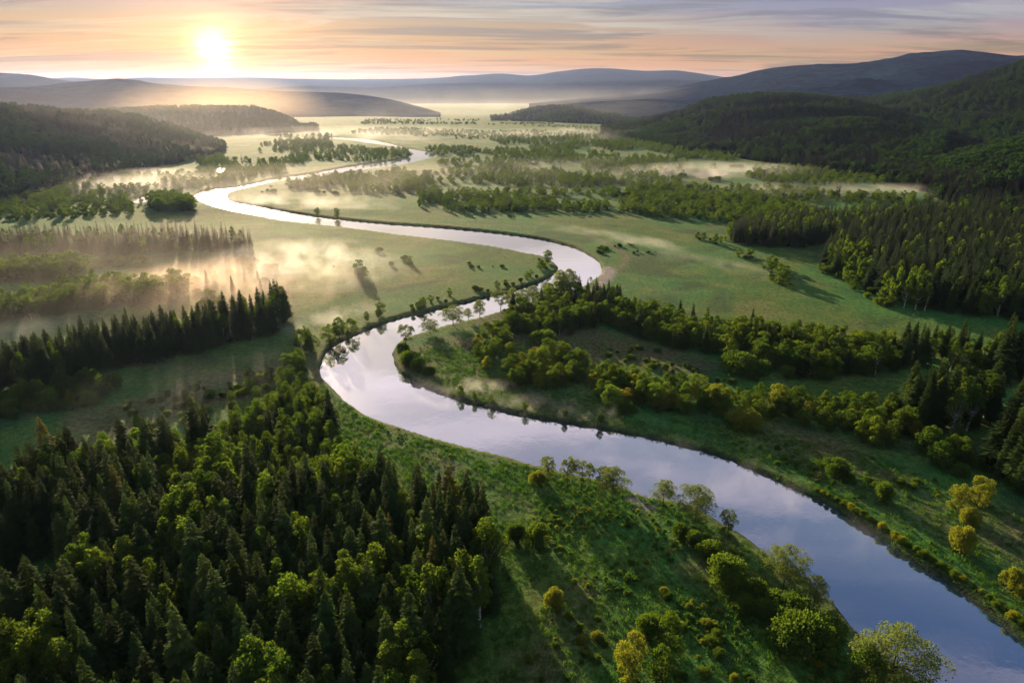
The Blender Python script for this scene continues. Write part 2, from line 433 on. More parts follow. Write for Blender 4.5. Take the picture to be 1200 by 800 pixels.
def ground_mat():
    m, nt = nodes("meadow_ground")
    tc = N(nt, "ShaderNodeTexCoord"); P = tc.outputs['Object']
    att = lambda n: N(nt, "ShaderNodeAttribute", attribute_name=n).outputs['Fac']
    big = noise(nt, P, .011, 4, .55, .4); mid = noise(nt, P, .07, 5, .62); fine = noise(nt, P, .55, 4, .65); tiny = noise(nt, P, 2.2, 3, .7)
    green = mix_c(nt, ramp(nt, mid, [(.36, .0), (.66, 1.0)]), (.022, .108, .020), (.054, .146, .020))
    olive = mix_c(nt, ramp(nt, mid, [(.38, .0), (.64, 1.0)]), (.042, .104, .014), (.082, .124, .018))
    c = mix_c(nt, ramp(nt, big, [(.43, 0.0), (.57, 1.0)]), green, olive)
    straw = ramp(nt, noise(nt, P, .026, 5, .65, .8), [(.54, 0.0), (.66, .75)])
    c = mix_c(nt, straw, c, (.135, .130, .034))
    wet = ramp(nt, noise(nt, P, .019, 5, .6, 1.2), [(.36, .7), (.46, 0.0)])
    c = mix_c(nt, wet, c, (.020, .052, .016))
    dry = mix_c(nt, fine, (.055, .050, .020), (.125, .100, .045))
    sf = math_n(nt, 'MULTIPLY', att('sedge'), ramp(nt, mid, [(.30, .15), (.58, 1.0)]))
    c = mix_c(nt, math_n(nt, 'MULTIPLY', sf, .85), c, dry)
    d = att('shore')
    wob = math_n(nt, 'ADD', d, math_n(nt, 'MULTIPLY', math_n(nt, 'SUBTRACT', mid, .5), 14.0))
    near = math_n(nt, 'SMOOTH_MAX', 0.0, math_n(nt, 'SUBTRACT', 1.0, math_n(nt, 'DIVIDE', wob, 6.0)), .1)
    c = mix_c(nt, math_n(nt, 'MULTIPLY', near, .5, clamp=True), c, mix_c(nt, fine, (.050, .066, .018), (.13, .120, .040)))
    edge = math_n(nt, 'SUBTRACT', 1.0, math_n(nt, 'DIVIDE', d, 1.0), clamp=True)
    c = mix_c(nt, edge, c, (.026, .040, .016))
    c = mix_c(nt, att('track'), c, (.13, .105, .055))
    c = mix_c(nt, att('mud'), c, mix_c(nt, fine, (.16, .14, .11), (.30, .27, .22)))
    tf = ramp(nt, fine, [(.34, .55), (.68, 1.35)])
    c = mix_c(nt, 1.0, c, tf, 'MULTIPLY')
    c = mix_c(nt, 1.0, c, ramp(nt, tiny, [(.3, .72), (.7, 1.25)]), 'MULTIPLY')
    b1 = N(nt, "ShaderNodeBump"); S(b1, Strength=.9, Distance=.55); nt.links.new(fine, b1.inputs['Height'])
    b2 = N(nt, "ShaderNodeBump"); S(b2, Strength=.8, Distance=.16); nt.links.new(tiny, b2.inputs['Height']); nt.links.new(b1.outputs[0], b2.inputs['Normal'])
    p = N(nt, "ShaderNodeBsdfPrincipled"); S(p, Roughness=.95); p.inputs['Specular IOR Level'].default_value = .1
    nt.links.new(c, p.inputs['Base Color']); nt.links.new(b2.outputs[0], p.inputs['Normal'])
    try:
        p.inputs['Sheen Weight'].default_value = 0.0; p.inputs['Sheen Tint'].default_value = (.6, .75, .2, 1); p.inputs['Sheen Roughness'].default_value = .5
    except KeyError: pass
    o = N(nt, "ShaderNodeOutputMaterial"); nt.links.new(p.outputs[0], o.inputs[0])
    return m
ground = link("ground", mesh_np("ground", np.stack([GX, GY, GZ], -1).reshape(-1, 3), gf, [ground_mat()], True,
              attrs={'shore': np.clip(GD, -5, 60).ravel(), 'sedge': SEDGE.ravel(), 'mud': MUD.ravel(), 'track': PATH.ravel()}), kind='structure', label='green valley floor of meadows with brown rough patches')

# ------------------------------------------------------------------ water
def water_mat():
    m, nt = nodes("river_water")
    tc = N(nt, "ShaderNodeTexCoord"); P = tc.outputs['Object']
    big = noise(nt, P, .02, 3); w = noise(nt, P, .9, 3, .5, .5); w2 = noise(nt, P, .16, 3, .5)
    hgt = math_n(nt, 'ADD', math_n(nt, 'MULTIPLY', w, math_n(nt, 'MULTIPLY', big, .05)), math_n(nt, 'MULTIPLY', w2, .10))
    b = N(nt, "ShaderNodeBump"); S(b, Strength=.45, Distance=.5); nt.links.new(hgt, b.inputs['Height'])
    d = N(nt, "ShaderNodeBsdfPrincipled"); S(d, Roughness=.25); d.inputs['Base Color'].default_value = (.007, .026, .052, 1)
    nt.links.new(b.outputs[0], d.inputs['Normal'])
    g = N(nt, "ShaderNodeBsdfGlossy"); S(g, Roughness=.02); g.inputs['Color'].default_value = (.92, .96, 1, 1); nt.links.new(b.outputs[0], g.inputs['Normal'])
    lw = N(nt, "ShaderNodeLayerWeight"); lw.inputs['Blend'].default_value = .5
    f = ramp(nt, lw.outputs['Facing'], [(.0, .08), (.26, .17), (.42, .42), (.60, .70), (.80, .88), (1.0, .97)])
    mx = N(nt, "ShaderNodeMixShader"); nt.links.new(f, mx.inputs[0]); nt.links.new(d.outputs[0], mx.inputs[1]); nt.links.new(g.outputs[0], mx.inputs[2])
    o = N(nt, "ShaderNodeOutputMaterial"); nt.links.new(mx.outputs[0], o.inputs[0])
    return m
wx0, wx1 = RIVER[:, 0].min() - 120, RIVER[:, 0].max() + 60
wy0, wy1 = RIVER[:, 1].min() - 40, RIVER[:, 1].max() + 60
link("river_water", mesh_np("river_water", [(wx0, wy0, WATER), (wx1, wy0, WATER), (wx1, wy1, WATER), (wx0, wy1, WATER)], [(0, 1, 2, 3)], [water_mat()]), kind='structure', label='calm winding river reflecting the pale sky')

# ------------------------------------------------------------------ hills
def hill_mat(name, a, b, scale):
    m, nt = nodes(name)
    tc = N(nt, "ShaderNodeTexCoord"); P = tc.outputs['Object']
    n1 = noise(nt, P, scale * .12, 5, .6, .3); n2 = noise(nt, P, scale, 4, .7)
    c = mix_c(nt, ramp(nt, n1, [(.38, .0), (.62, 1.0)]), a, b)
    c = mix_c(nt, 1.0, c, ramp(nt, n2, [(.35, .5), (.65, 1.3)]), 'MULTIPLY')
    bp = N(nt, "ShaderNodeBump"); S(bp, Strength=1.0, Distance=14.0); nt.links.new(n2, bp.inputs['Height'])
    p = N(nt, "ShaderNodeBsdfPrincipled"); S(p, Roughness=1.0); p.inputs['Specular IOR Level'].default_value = 0
    nt.links.new(c, p.inputs['Base Color']); nt.links.new(bp.outputs[0], p.inputs['Normal'])
    o = N(nt, "ShaderNodeOutputMaterial"); nt.links.new(p.outputs[0], o.inputs[0])
    return m
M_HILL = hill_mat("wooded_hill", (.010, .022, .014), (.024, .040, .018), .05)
M_HILLFAR = hill_mat("far_wooded_hill", (.004, .014, .032), (.009, .024, .040), .018)  # blue of the distant air is put into the hills' own colour
HILLS = {}
def hill(key, prof, treeh, mat, gully=.22, nu=220, nt=70, gscale=None, seed=0, vexp=1.25):
    """prof: (u, v of the skyline, distance of the foot, distance of the ridge)"""
    P = np.array(prof, float)
    u = np.linspace(P[0, 0], P[-1, 0], nu)
    ker = np.hanning(9); ker /= ker.sum()
    col = lambda k: np.convolve(np.pad(np.interp(u, P[:, 0], P[:, k]), 4, mode='edge'), ker, 'valid')
    v, d0, d1 = col(1), col(2), col(3)
    x = (u - 600) / 800; kk = (400 - v) / 800
    fw = CP + kk * SP; up = -SP + kk * CP; hz = np.hypot(x, fw)
    zr = np.maximum(H + d1 * up / hz - treeh, .5)
    az = np.arctan2(x, fw)
    t = np.linspace(-.08, 2, nt)[:, None]
    d = d0 + (d1 - d0) * t
    X, Y = d * np.sin(az), d * np.cos(az)
    s = np.where(t < 1, np.sin(np.clip(t, 0, 1) * np.pi / 2) ** vexp, np.cos(np.clip(t - 1, 0, 1) * np.pi / 2) ** 1.2)
    gs = gscale or (d1 - d0).mean() * .35
    rid = 1 - np.abs(fbm(X / gs, Y / gs, 4, seed) * 4)
    win = np.clip(1 - np.abs(t - .5) * 2, 0, 1) ** .6 * (t > 0)
    Z = zr * s * (1 + gully * win * (rid - .4)) + fbm(X / gs * 5, Y / gs * 5, 3, seed + 3) * zr * .06 * win - 4 * (t < 0) * (-t / .08) - .4
    me = mesh_np("hill", np.stack([X, Y, Z], -1).reshape(-1, 3), np.array([(i * nu + j, i * nu + j + 1, (i + 1) * nu + j + 1, (i + 1) * nu + j) for i in range(nt - 1) for j in range(nu - 1)]), [mat], True)
    link("hill", me, kind='structure')
    HILLS[key] = (X, Y, Z, t)
hill('L1', [(-260, 108, 620, 1150), (-120, 112, 690, 1250), (0, 118, 790, 1400), (30, 122, 830, 1430), (60, 124, 860, 1450), (120, 128, 930, 1480), (155, 132, 980, 1500), (200, 144, 1060, 1500), (240, 157, 1160, 1450), (262, 168, 1230, 1340)], 13, M_HILL, seed=1)
hill('L2', [(60, 128, 1500, 2300), (150, 124, 1550, 2300), (230, 121, 1600, 2350), (260, 122, 1620, 2350), (300, 123, 1650, 2300), (320, 128, 1660, 2200), (347, 139, 1700, 2050), (372, 154, 1750, 1900)], 12, M_HILL, seed=2)
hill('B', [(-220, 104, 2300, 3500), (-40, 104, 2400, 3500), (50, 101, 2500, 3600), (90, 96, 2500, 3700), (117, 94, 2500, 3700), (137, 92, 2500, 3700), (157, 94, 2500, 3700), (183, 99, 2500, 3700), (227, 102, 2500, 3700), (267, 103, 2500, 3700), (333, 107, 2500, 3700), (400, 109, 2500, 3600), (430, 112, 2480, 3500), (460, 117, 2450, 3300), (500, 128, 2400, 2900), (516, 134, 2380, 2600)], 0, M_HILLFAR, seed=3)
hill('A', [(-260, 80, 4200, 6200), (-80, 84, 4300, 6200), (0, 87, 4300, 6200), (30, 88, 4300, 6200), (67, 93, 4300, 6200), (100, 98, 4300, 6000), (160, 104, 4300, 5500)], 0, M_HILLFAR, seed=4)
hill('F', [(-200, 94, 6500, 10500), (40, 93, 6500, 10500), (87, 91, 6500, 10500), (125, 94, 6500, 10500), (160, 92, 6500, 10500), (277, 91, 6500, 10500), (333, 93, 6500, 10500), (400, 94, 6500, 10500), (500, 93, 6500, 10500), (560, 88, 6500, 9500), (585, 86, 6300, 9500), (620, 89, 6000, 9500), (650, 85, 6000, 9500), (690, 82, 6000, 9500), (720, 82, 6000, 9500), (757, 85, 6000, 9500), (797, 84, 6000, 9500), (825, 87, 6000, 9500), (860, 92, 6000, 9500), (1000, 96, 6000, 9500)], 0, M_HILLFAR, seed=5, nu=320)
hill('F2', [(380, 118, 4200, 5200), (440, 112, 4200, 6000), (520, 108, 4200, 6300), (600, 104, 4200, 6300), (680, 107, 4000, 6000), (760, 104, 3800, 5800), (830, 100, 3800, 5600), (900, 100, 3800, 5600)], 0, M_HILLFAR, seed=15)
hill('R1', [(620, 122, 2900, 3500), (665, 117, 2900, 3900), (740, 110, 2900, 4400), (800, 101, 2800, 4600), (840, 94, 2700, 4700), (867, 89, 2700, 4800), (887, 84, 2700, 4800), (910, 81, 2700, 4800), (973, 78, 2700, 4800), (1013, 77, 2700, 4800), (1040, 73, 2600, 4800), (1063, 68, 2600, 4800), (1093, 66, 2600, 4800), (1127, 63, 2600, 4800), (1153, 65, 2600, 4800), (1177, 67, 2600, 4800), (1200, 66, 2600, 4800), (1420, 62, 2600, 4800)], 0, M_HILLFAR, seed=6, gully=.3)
hill('R2', [(880, 124, 1700, 2100), (967, 112, 1500, 2500), (1013, 112, 1450, 2600), (1033, 110, 1400, 2600), (1087, 102, 1300, 2600), (1133, 93, 1250, 2600), (1163, 86, 1200, 2600), (1177, 82, 1200, 2600), (1200, 76, 1150, 2600), (1420, 60, 1000, 2500)], 13, M_HILL, seed=7, gully=.5)
hill('R3', [(705, 146, 1450, 1750), (740, 140, 1400, 1800), (800, 126, 1200, 1850), (833, 115, 1150, 1900), (873, 111, 1080, 1900), (927, 109, 1000, 1900), (957, 110, 960, 1900), (1000, 116, 920, 1850), (1050, 130, 880, 1700), (1110, 150, 800, 1400)], 13, M_HILL, seed=8, gully=.5)
hill('R4', [(1030, 190, 900, 1020), (1060, 189, 850, 1000), (1093, 188, 800, 980), (1133, 177, 720, 1020), (1167, 165, 675, 1060), (1200, 156, 635, 1100), (1290, 140, 560, 1150), (1420, 125, 500, 1150)], 13, M_HILL, seed=9)
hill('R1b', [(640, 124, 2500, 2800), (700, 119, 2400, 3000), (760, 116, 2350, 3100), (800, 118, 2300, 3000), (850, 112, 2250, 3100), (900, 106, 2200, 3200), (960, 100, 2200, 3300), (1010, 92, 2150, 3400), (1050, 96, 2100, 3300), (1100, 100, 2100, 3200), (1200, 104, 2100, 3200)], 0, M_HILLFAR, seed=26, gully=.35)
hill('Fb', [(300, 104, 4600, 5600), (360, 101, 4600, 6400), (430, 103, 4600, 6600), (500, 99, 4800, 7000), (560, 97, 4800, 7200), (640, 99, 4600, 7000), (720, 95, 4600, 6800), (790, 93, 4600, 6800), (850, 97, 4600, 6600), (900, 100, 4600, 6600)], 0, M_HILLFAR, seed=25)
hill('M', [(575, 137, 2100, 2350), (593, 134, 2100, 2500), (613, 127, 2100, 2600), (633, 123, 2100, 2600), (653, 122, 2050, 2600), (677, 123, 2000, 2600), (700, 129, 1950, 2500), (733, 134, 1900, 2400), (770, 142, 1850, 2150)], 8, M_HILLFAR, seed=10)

# ------------------------------------------------------------------ where the plants stand
PLANTS = []      # dicts: kind, x, y, z, h, w, var, rot, tint, stand, row, label
SPECIES = {'spruce': 'spruce', 'birch': 'birch', 'alder': 'broadleaf tree', 'willow': 'willow', 'gold': 'yellow tree', 'bush': 'shrub', 'goldbush': 'yellow shrub'}
def height_for(x, y, px):
    u, v0, d = project(x, y, 0); h = px * d / 760
    for _ in range(4):
        _, v1, _ = project(x, y, h); h *= px / max(v0 - v1, .1)
    return h
def add(kind, x, y, h, w=1.0, stand=None, row=0, label=None, tint=(1, 1, 1), var=None, phrase=None, group=None):
    PLANTS.append(dict(kind=kind, x=x, y=y, h=h, w=w, stand=stand, row=row, label=label, tint=tint, phrase=phrase, group=group,
                       var=random.randrange(len(K[kind].h)) if var is None else var, rot=random.random() * 6.28))
STANDS = {}
def stand(phrase, poly, sp, mix, group, zones=(), thin=0.0, tints=None):
    """a wood inside a traced outline; mix: (kind, weight, least and greatest height); zones: (u, v, radius, kind mix) where other species stand"""
    P = np.array([gp(u, v) for u, v in poly])
    x0, y0 = P.min(0); x1, y1 = P.max(0)
    ny = max(1, int((y1 - y0) / (sp * .87))); row = 0
    STANDS[phrase] = group
    for k in range(ny + 1):
        y = y0 + k * sp * .87
        xs = np.arange(x0 + (k % 2) * sp * .5, x1, sp)
        if not len(xs): continue
        xs = xs + RNG.uniform(-.34, .34, len(xs)) * sp; ys = y + RNG.uniform(-.34, .34, len(xs)) * sp
        ed = seg_dist(P, xs, ys, True)
        clump = fbm(xs / (sp * 4.5), ys / (sp * 4.5), 2, 61)
        ok = inside(P, xs, ys) & (water_dist(xs, ys) > 1.2) & (clump > thin * .62 - .37) & (RNG.random(len(xs)) > thin * .5) & (RNG.random(len(xs)) < .62 + ed / (sp * 1.8) + clump)
        if not ok.any(): continue
        row += 1
        for xx, yy in zip(xs[ok], ys[ok]):
            u, v, _ = project(xx, yy, 0)
            m = mix
            for zu, zv, zr, zm in zones:
                if (u - zu) ** 2 + ((v - zv) * 1.3) ** 2 < zr * zr * random.uniform(.5, 1.4): m = zm
            if m is None: continue
            kind, _, lo, hi = random.choices(m, [q[1] for q in m])[0]
            h = random.triangular(lo, hi, lo * .45 + hi * .55)
            g = random.gauss(1, .18) if kind != 'spruce' else max(.5, random.gauss(1, .24))
            t = (g * random.uniform(.9, 1.15), g, g * random.uniform(.8, 1.1))
            if kind == 'spruce' and random.random() < .03: t = (1.8 * g, 1.05 * g, .9 * g)
            if tints: t = tuple(a * b for a, b in zip(t, tints))
            add(kind, xx, yy, h, random.uniform(.85, 1.15), phrase, row, None, t, phrase=phrase, group=group)
def single(kind, u, v, px, label, w=1.0, var=None, tint=(1, 1, 1), group=None):
    x, y = gp(u, v)
    if v > 520 and kind in ('bush', 'goldbush', 'gold', 'alder'): px *= .88; w *= .78
    if v > 600 and kind == 'willow': px *= .95; w *= .82
    if 400 < v < 450 and u < 510 and kind == 'bush': px *= .8; w *= .75
    add(kind, x, y, height_for(x, y, px), w, None, 0, label, tint, var, group=group)

SPR = [('spruce', 1, 15, 23)]
DEC = [('birch', .6, 12, 17), ('alder', .4, 8, 12)]
BIR = [('birch', 1, 14, 19)]
MIXD = [('spruce', .45, 13, 20), ('birch', .4, 12, 17), ('alder', .15, 8, 11)]
SMALLD = [('birch', .55, 8, 13), ('alder', .35, 6, 9), ('spruce', .10, 9, 13)]
# the wood at the lower left
stand("the lower left wood", [(470, 1050), (505, 840), (545, 778), (576, 735), (586, 675), (577, 632), (520, 612), (440, 592), (408, 560), (397, 528), (392, 498), (372, 472), (346, 470), (300, 500), (240, 530), (175, 552), (87, 572), (-60, 600), (-260, 660), (-330, 800), (-330, 1050)],
      3.7, [('spruce', .86, 10, 23), ('birch', .11, 12, 17), ('alder', .03, 8, 12)], "trees of the lower left wood",
      zones=[(352, 490, 60, [('alder', .6, 5, 8), ('birch', .4, 7, 10)]), (320, 545, 78, SMALLD), (250, 585, 60, SMALLD), (380, 560, 40, SMALLD), (60, 690, 40, None), (15, 720, 40, None), (420, 572, 14, None), (250, 610, 34, BIR), (310, 640, 24, DEC), (235, 672, 32, BIR), (117, 720, 24, BIR), (165, 712, 24, DEC),
             (60, 620, 28, MIXD), (412, 600, 30, BIR), (330, 690, 24, MIXD), (372, 770, 22, BIR), (440, 740, 30, BIR), (500, 755, 30, BIR), (556, 748, 28, BIR), (440, 790, 24, DEC), (320, 865, 40, BIR), (475, 855, 34, BIR), (60, 835, 42, BIR), (20, 805, 34, DEC), (575, 700, 14, BIR), (150, 860, 30, MIXD)], tints=(1.0, 1.0, 1.0))
stand("the river-bend thicket", [(333, 470), (350, 470), (366, 452), (360, 425), (366, 405), (352, 398), (344, 425), (328, 445)], 4.6, [('alder', .6, 5, 8), ('birch', .4, 6, 9)], "thicket trees near the river bend")
stand("the scrub strip at left", [(140, 520), (210, 505), (300, 470), (330, 440), (318, 432), (260, 460), (180, 488)], 5.2, [('bush', .7, 1.8, 3.5), ('alder', .3, 3, 5)], "scrub strip shrubs", thin=.35)
stand("the long spruce belt", [(-160, 505), (0, 464), (60, 455), (112, 441), (187, 425), (262, 407), (320, 392), (343, 376), (330, 368), (260, 383), (180, 403), (110, 416), (0, 440), (-160, 470)], 4.2, [('spruce', .82, 11, 19), ('birch', .18, 9, 14)], "trees of the long spruce belt",
      zones=[(325, 380, 14, MIXD)])
stand("the misty bluish thicket", [(-80, 505), (0, 498), (60, 488), (110, 474), (150, 455), (115, 447), (60, 461), (-80, 480)], 5.0, [('alder', .6, 5, 8.5), ('bush', .4, 3, 5)], "misty thicket trees")
stand("the hazy round-tree belt", [(-80, 395), (0, 381), (37, 376), (75, 368), (130, 360), (175, 357), (225, 355), (212, 338), (150, 340), (75, 345), (0, 362), (-80, 372)], 6.5, [('alder', .85, 7, 10.5), ('birch', .15, 9, 12)], "trees of the hazy belt", thin=.12)
stand("the far spruce row", [(-120, 312), (0, 300), (75, 299), (137, 303), (225, 295), (272, 302), (300, 300), (296, 291), (240, 283), (140, 282), (0, 284), (-120, 292)], 5.6, [('spruce', .80, 11, 17), ('birch', .20, 8, 12)], "trees of the far spruce row")
stand("the round left thicket", [(-80, 345), (0, 334), (60, 331), (100, 324), (95, 314), (40, 315), (-80, 322)], 6.0, [('alder', 1, 7, 10)], "round thicket trees", thin=.1)
stand("the brown left scrub", [(95, 322), (180, 312), (180, 300), (110, 304)], 6.5, [('bush', .7, 2.5, 4), ('alder', .3, 4, 6)], "brown scrub", thin=.25)
stand("the far left scrub", [(-60, 262), (60, 258), (160, 250), (175, 238), (185, 228), (150, 218), (60, 214), (-60, 212)], 8.5, [('alder', .5, 4, 8), ('bush', .5, 2, 4)], "far left scrub", thin=.30)
stand("the dark group by the ponds", [(180, 250), (230, 248), (228, 240), (195, 233), (176, 238)], 8, [('alder', 1, 8, 11)], "trees by the ponds", thin=.1)
for nm, poly, sp, th in (("the hill-foot scrub", [(-40, 205), (100, 197), (240, 190), (262, 172), (180, 178), (60, 188), (-40, 195)], 13, .3),
                         ("the misty clumps", [(228, 203), (275, 203), (275, 190), (255, 183), (236, 186)], 11, .1),
                         ("the misty clumps east", [(262, 208), (300, 208), (300, 199), (268, 197)], 11, .15), ("the misty clumps north", [(298, 206), (334, 205), (334, 192), (310, 189), (300, 194)], 11, .1),
                         ("the misty clumps behind", [(334, 193), (362, 192), (360, 182), (340, 180)], 12, .1),
                         ("the upper river wood", [(355, 186), (400, 190), (450, 190), (474, 183), (480, 177), (455, 176), (400, 172), (360, 172), (345, 166), (390, 166), (396, 176)], 13, .12),
                         ("the upper river wood west", [(318, 178), (350, 180), (392, 178), (388, 166), (350, 163), (322, 166)], 15, .15),
                         ("the river meadow trees", [(337, 222), (360, 220), (398, 221), (428, 217), (425, 203), (385, 206), (360, 211), (335, 216)], 9, .15),
                         ("the river meadow wood", [(400, 224), (460, 228), (512, 225), (508, 210), (470, 205), (430, 204), (405, 214)], 10, .25),
                         ("the middle hedge", [(490, 243), (540, 249), (633, 249), (717, 250), (720, 240), (660, 238), (600, 228), (530, 226), (500, 222), (480, 214), (470, 222), (492, 232)], 8.5, .22),
                         ("the upper hedge", [(517, 203), (560, 214), (617, 219), (717, 221), (720, 211), (640, 203), (600, 200), (540, 196)], 11, .22),
                         ("the meadow edge wood", [(597, 187), (640, 193), (676, 193), (672, 178), (690, 172), (740, 174), (800, 186), (870, 190), (868, 178), (800, 170), (740, 164), (672, 166), (620, 175)], 13, .12),
                         ("the meadow edge wood east", [(673, 200), (720, 205), (760, 212), (800, 212), (806, 192), (760, 188), (700, 190)], 12, .3),
                         ("the pond wood", [(870, 208), (900, 216), (970, 219), (1045, 217), (1046, 206), (1000, 201), (930, 198), (880, 200)], 11, .1),
                         ("the valley wood", [(727, 250), (760, 256), (830, 260), (900, 262), (960, 258), (965, 250), (930, 240), (880, 228), (800, 218), (740, 218), (724, 234)], 8.0, .2),
                         ("the slope-foot scrub", [(870, 196), (960, 192), (1040, 196), (1090, 208), (1080, 214), (1000, 205), (900, 204)], 14, .25),
                         ("the fog-edge scrub", [(430, 178), (520, 172), (570, 176), (560, 182), (480, 184)], 12, .45), ("the fog-edge scrub east", [(520, 190), (600, 186), (650, 178), (600, 174), (540, 180)], 12, .4), ("the plain's low scrub", [(590, 170), (700, 164), (720, 158), (640, 158), (570, 164)], 13, .35),
                         ("the pale plain scrub", [(540, 200), (600, 198), (640, 196), (600, 190), (540, 194)], 10, .45), ("the pond-side scrub", [(830, 226), (900, 232), (980, 238), (1090, 240), (1150, 238), (1080, 230), (940, 224), (860, 220)], 9, .5), ("the left plain scrub", [(110, 220), (220, 222), (300, 212), (270, 206), (180, 206), (90, 210)], 11, .45),
                         ("the patchy plain woods", [(400, 206), (480, 190), (560, 168), (700, 152), (770, 160), (850, 200), (720, 236), (540, 222)], 10, .80), ("the patchy left plain", [(-40, 262), (-20, 206), (200, 205), (262, 190), (330, 160), (395, 158), (340, 200), (230, 220), (160, 250)], 10, .80),
                         ("the misty far copse", [(400, 156), (560, 164), (640, 160), (640, 154), (560, 152), (440, 150)], 14, .35),
                         ("the misty far scrub", [(420, 146), (560, 146), (660, 150), (720, 158), (720, 152), (600, 141), (430, 140)], 17, .42)):
    stand(nm, poly, sp, [('alder', .95, 4, 7.5) if 'far' not in nm else ('alder', 1, 3.5, 6), ('spruce', .05, 9, 12) if 'far' not in nm else ('bush', 1, 2.5, 4.5)], "far valley trees", thin=th)
stand("the steep-edged spruce stand", [(846, 283), (905, 292), (960, 290), (1000, 277), (1100, 264), (1080, 250), (960, 260), (880, 268)], 5.6, [('spruce', .78, 13, 18), ('birch', .22, 10, 14)], "trees of the steep-edged stand")
stand("the big upper-right wood", [(962, 314), (1026, 350), (1052, 364), (1137, 371), (1200, 380), (1330, 396), (1400, 280), (1210, 246), (1094, 254), (1028, 268), (980, 284)], 5.4, [('spruce', .86, 14, 20), ('birch', .14, 10, 15)], "trees of the big upper right wood",
      zones=[(1000, 322, 26, [('birch', .8, 10, 14), ('alder', .2, 7, 10)]), (1060, 352, 26, [('birch', .8, 10, 15), ('spruce', .2, 12, 16)]), (1160, 372, 20, DEC)])
stand("the brush-edged wood fringe", [(958, 318), (1022, 354), (1062, 374), (1070, 370), (1026, 347), (966, 312)], 5, [('alder', .5, 4, 7), ('bush', .5, 2.5, 4)], "brush at the big wood", thin=.2)
stand("the small meadow grove", [(888, 312), (905, 330), (920, 336), (925, 322), (905, 308)], 6, [('alder', .7, 5, 8), ('bush', .3, 2, 3)], "meadow grove", thin=.1)
stand("the meadow shrub clump", [(862, 300), (872, 306), (890, 306), (886, 298)], 6, [('alder', .6, 4, 6), ('bush', .4, 2, 3)], "meadow shrub clump")
stand("the meadow corner shrubs", [(812, 282), (845, 290), (848, 284), (822, 274)], 6, [('alder', .6, 4, 7), ('bush', .4, 2, 3)], "meadow edge shrubs", thin=.15)
stand("the upper hedgerow", [(700, 376), (745, 396), (812, 414), (846, 420), (905, 437), (980, 450), (1030, 438), (1094, 430), (1200, 456), (1230, 440), (1175, 420), (1072, 412), (984, 406), (897, 393), (853, 393), (783, 374), (700, 358)], 5.2, [('alder', .78, 6, 10), ('birch', .12, 9, 13), ('spruce', .10, 10, 14)], "trees of the upper hedgerow",
      zones=[(880, 405, 24, [('alder', .7, 8, 11), ('spruce', .3, 12, 15)]), (1110, 425, 52, [('spruce', .45, 13, 18), ('birch', .35, 10, 13), ('alder', .2, 7, 9)]), (1185, 440, 24, SPR)])
stand("the lower hedgerow", [(690, 470), (735, 482), (831, 491), (875, 492), (962, 504), (1015, 520), (1050, 526), (1094, 548), (1110, 535), (1080, 510), (1050, 485), (1000, 476), (910, 474), (787, 458), (700, 440)], 5.0, [('alder', .85, 4.5, 9), ('gold', .15, 4, 7)], "trees of the lower hedgerow", thin=.12)
stand("the dense block of pines", [(1052, 497), (1066, 503), (1112, 509), (1157, 504), (1166, 488), (1100, 480), (1062, 486)], 4.0, [('spruce', .8, 17, 20), ('birch', .2, 14, 17)], "trees of the dense block", zones=[(1054, 496, 10, BIR)])
stand("the dark right-edge wood", [(1160, 560), (1185, 580), (1300, 610), (1330, 500), (1210, 470), (1190, 500), (1172, 530)], 4.6, SPR, "trees of the dark right wood")
stand("the scrub below the pines", [(1090, 552), (1130, 566), (1168, 572), (1170, 545), (1130, 520), (1100, 512)], 5.0, [('alder', .6, 5, 8), ('bush', .4, 3, 4.5)], "scrub below the pines", thin=.1)
stand("the peninsula's far wood", [(602, 392), (640, 398), (690, 388), (735, 378), (730, 362), (690, 350), (668, 347), (640, 352), (612, 364), (586, 376)], 5.4, [('alder', .72, 6, 9.5), ('spruce', .18, 9, 13), ('birch', .1, 8, 11)], "trees of the peninsula's far wood", thin=.1,
      zones=[(705, 358, 24, [('spruce', .8, 11, 15), ('alder', .2, 7, 9)])])
stand("the peninsula middle thicket", [(552, 428), (575, 436), (592, 424), (606, 410), (600, 392), (572, 380), (566, 398), (552, 412)], 5.6, [('alder', .7, 4.5, 8), ('gold', .3, 4, 6.5)], "trees of the peninsula's middle thicket", thin=.25)
stand("the peninsula's near thicket", [(588, 444), (610, 456), (655, 458), (700, 456), (735, 468), (760, 455), (700, 432), (650, 418), (612, 420)], 5.4, [('alder', .75, 5, 8.5), ('gold', .25, 4, 7)], "trees of the peninsula's near thicket", thin=.18)
stand("the peninsula's low scrub", [(640, 480), (690, 485), (750, 488), (760, 474), (690, 466), (650, 468)], 5.5, [('bush', .7, 1.5, 3), ('alder', .3, 3, 5)], "peninsula scrub", thin=.4)
stand("the tongue bank scrub", [(398, 397), (444, 379), (481, 368), (537, 355), (594, 340), (640, 322), (648, 310), (630, 305), (636, 316), (590, 332), (530, 346), (470, 360), (430, 374)], 5.2, [('bush', .75, 1.4, 3), ('alder', .25, 2.8, 5)], "bank shrubs across the river", thin=.45)
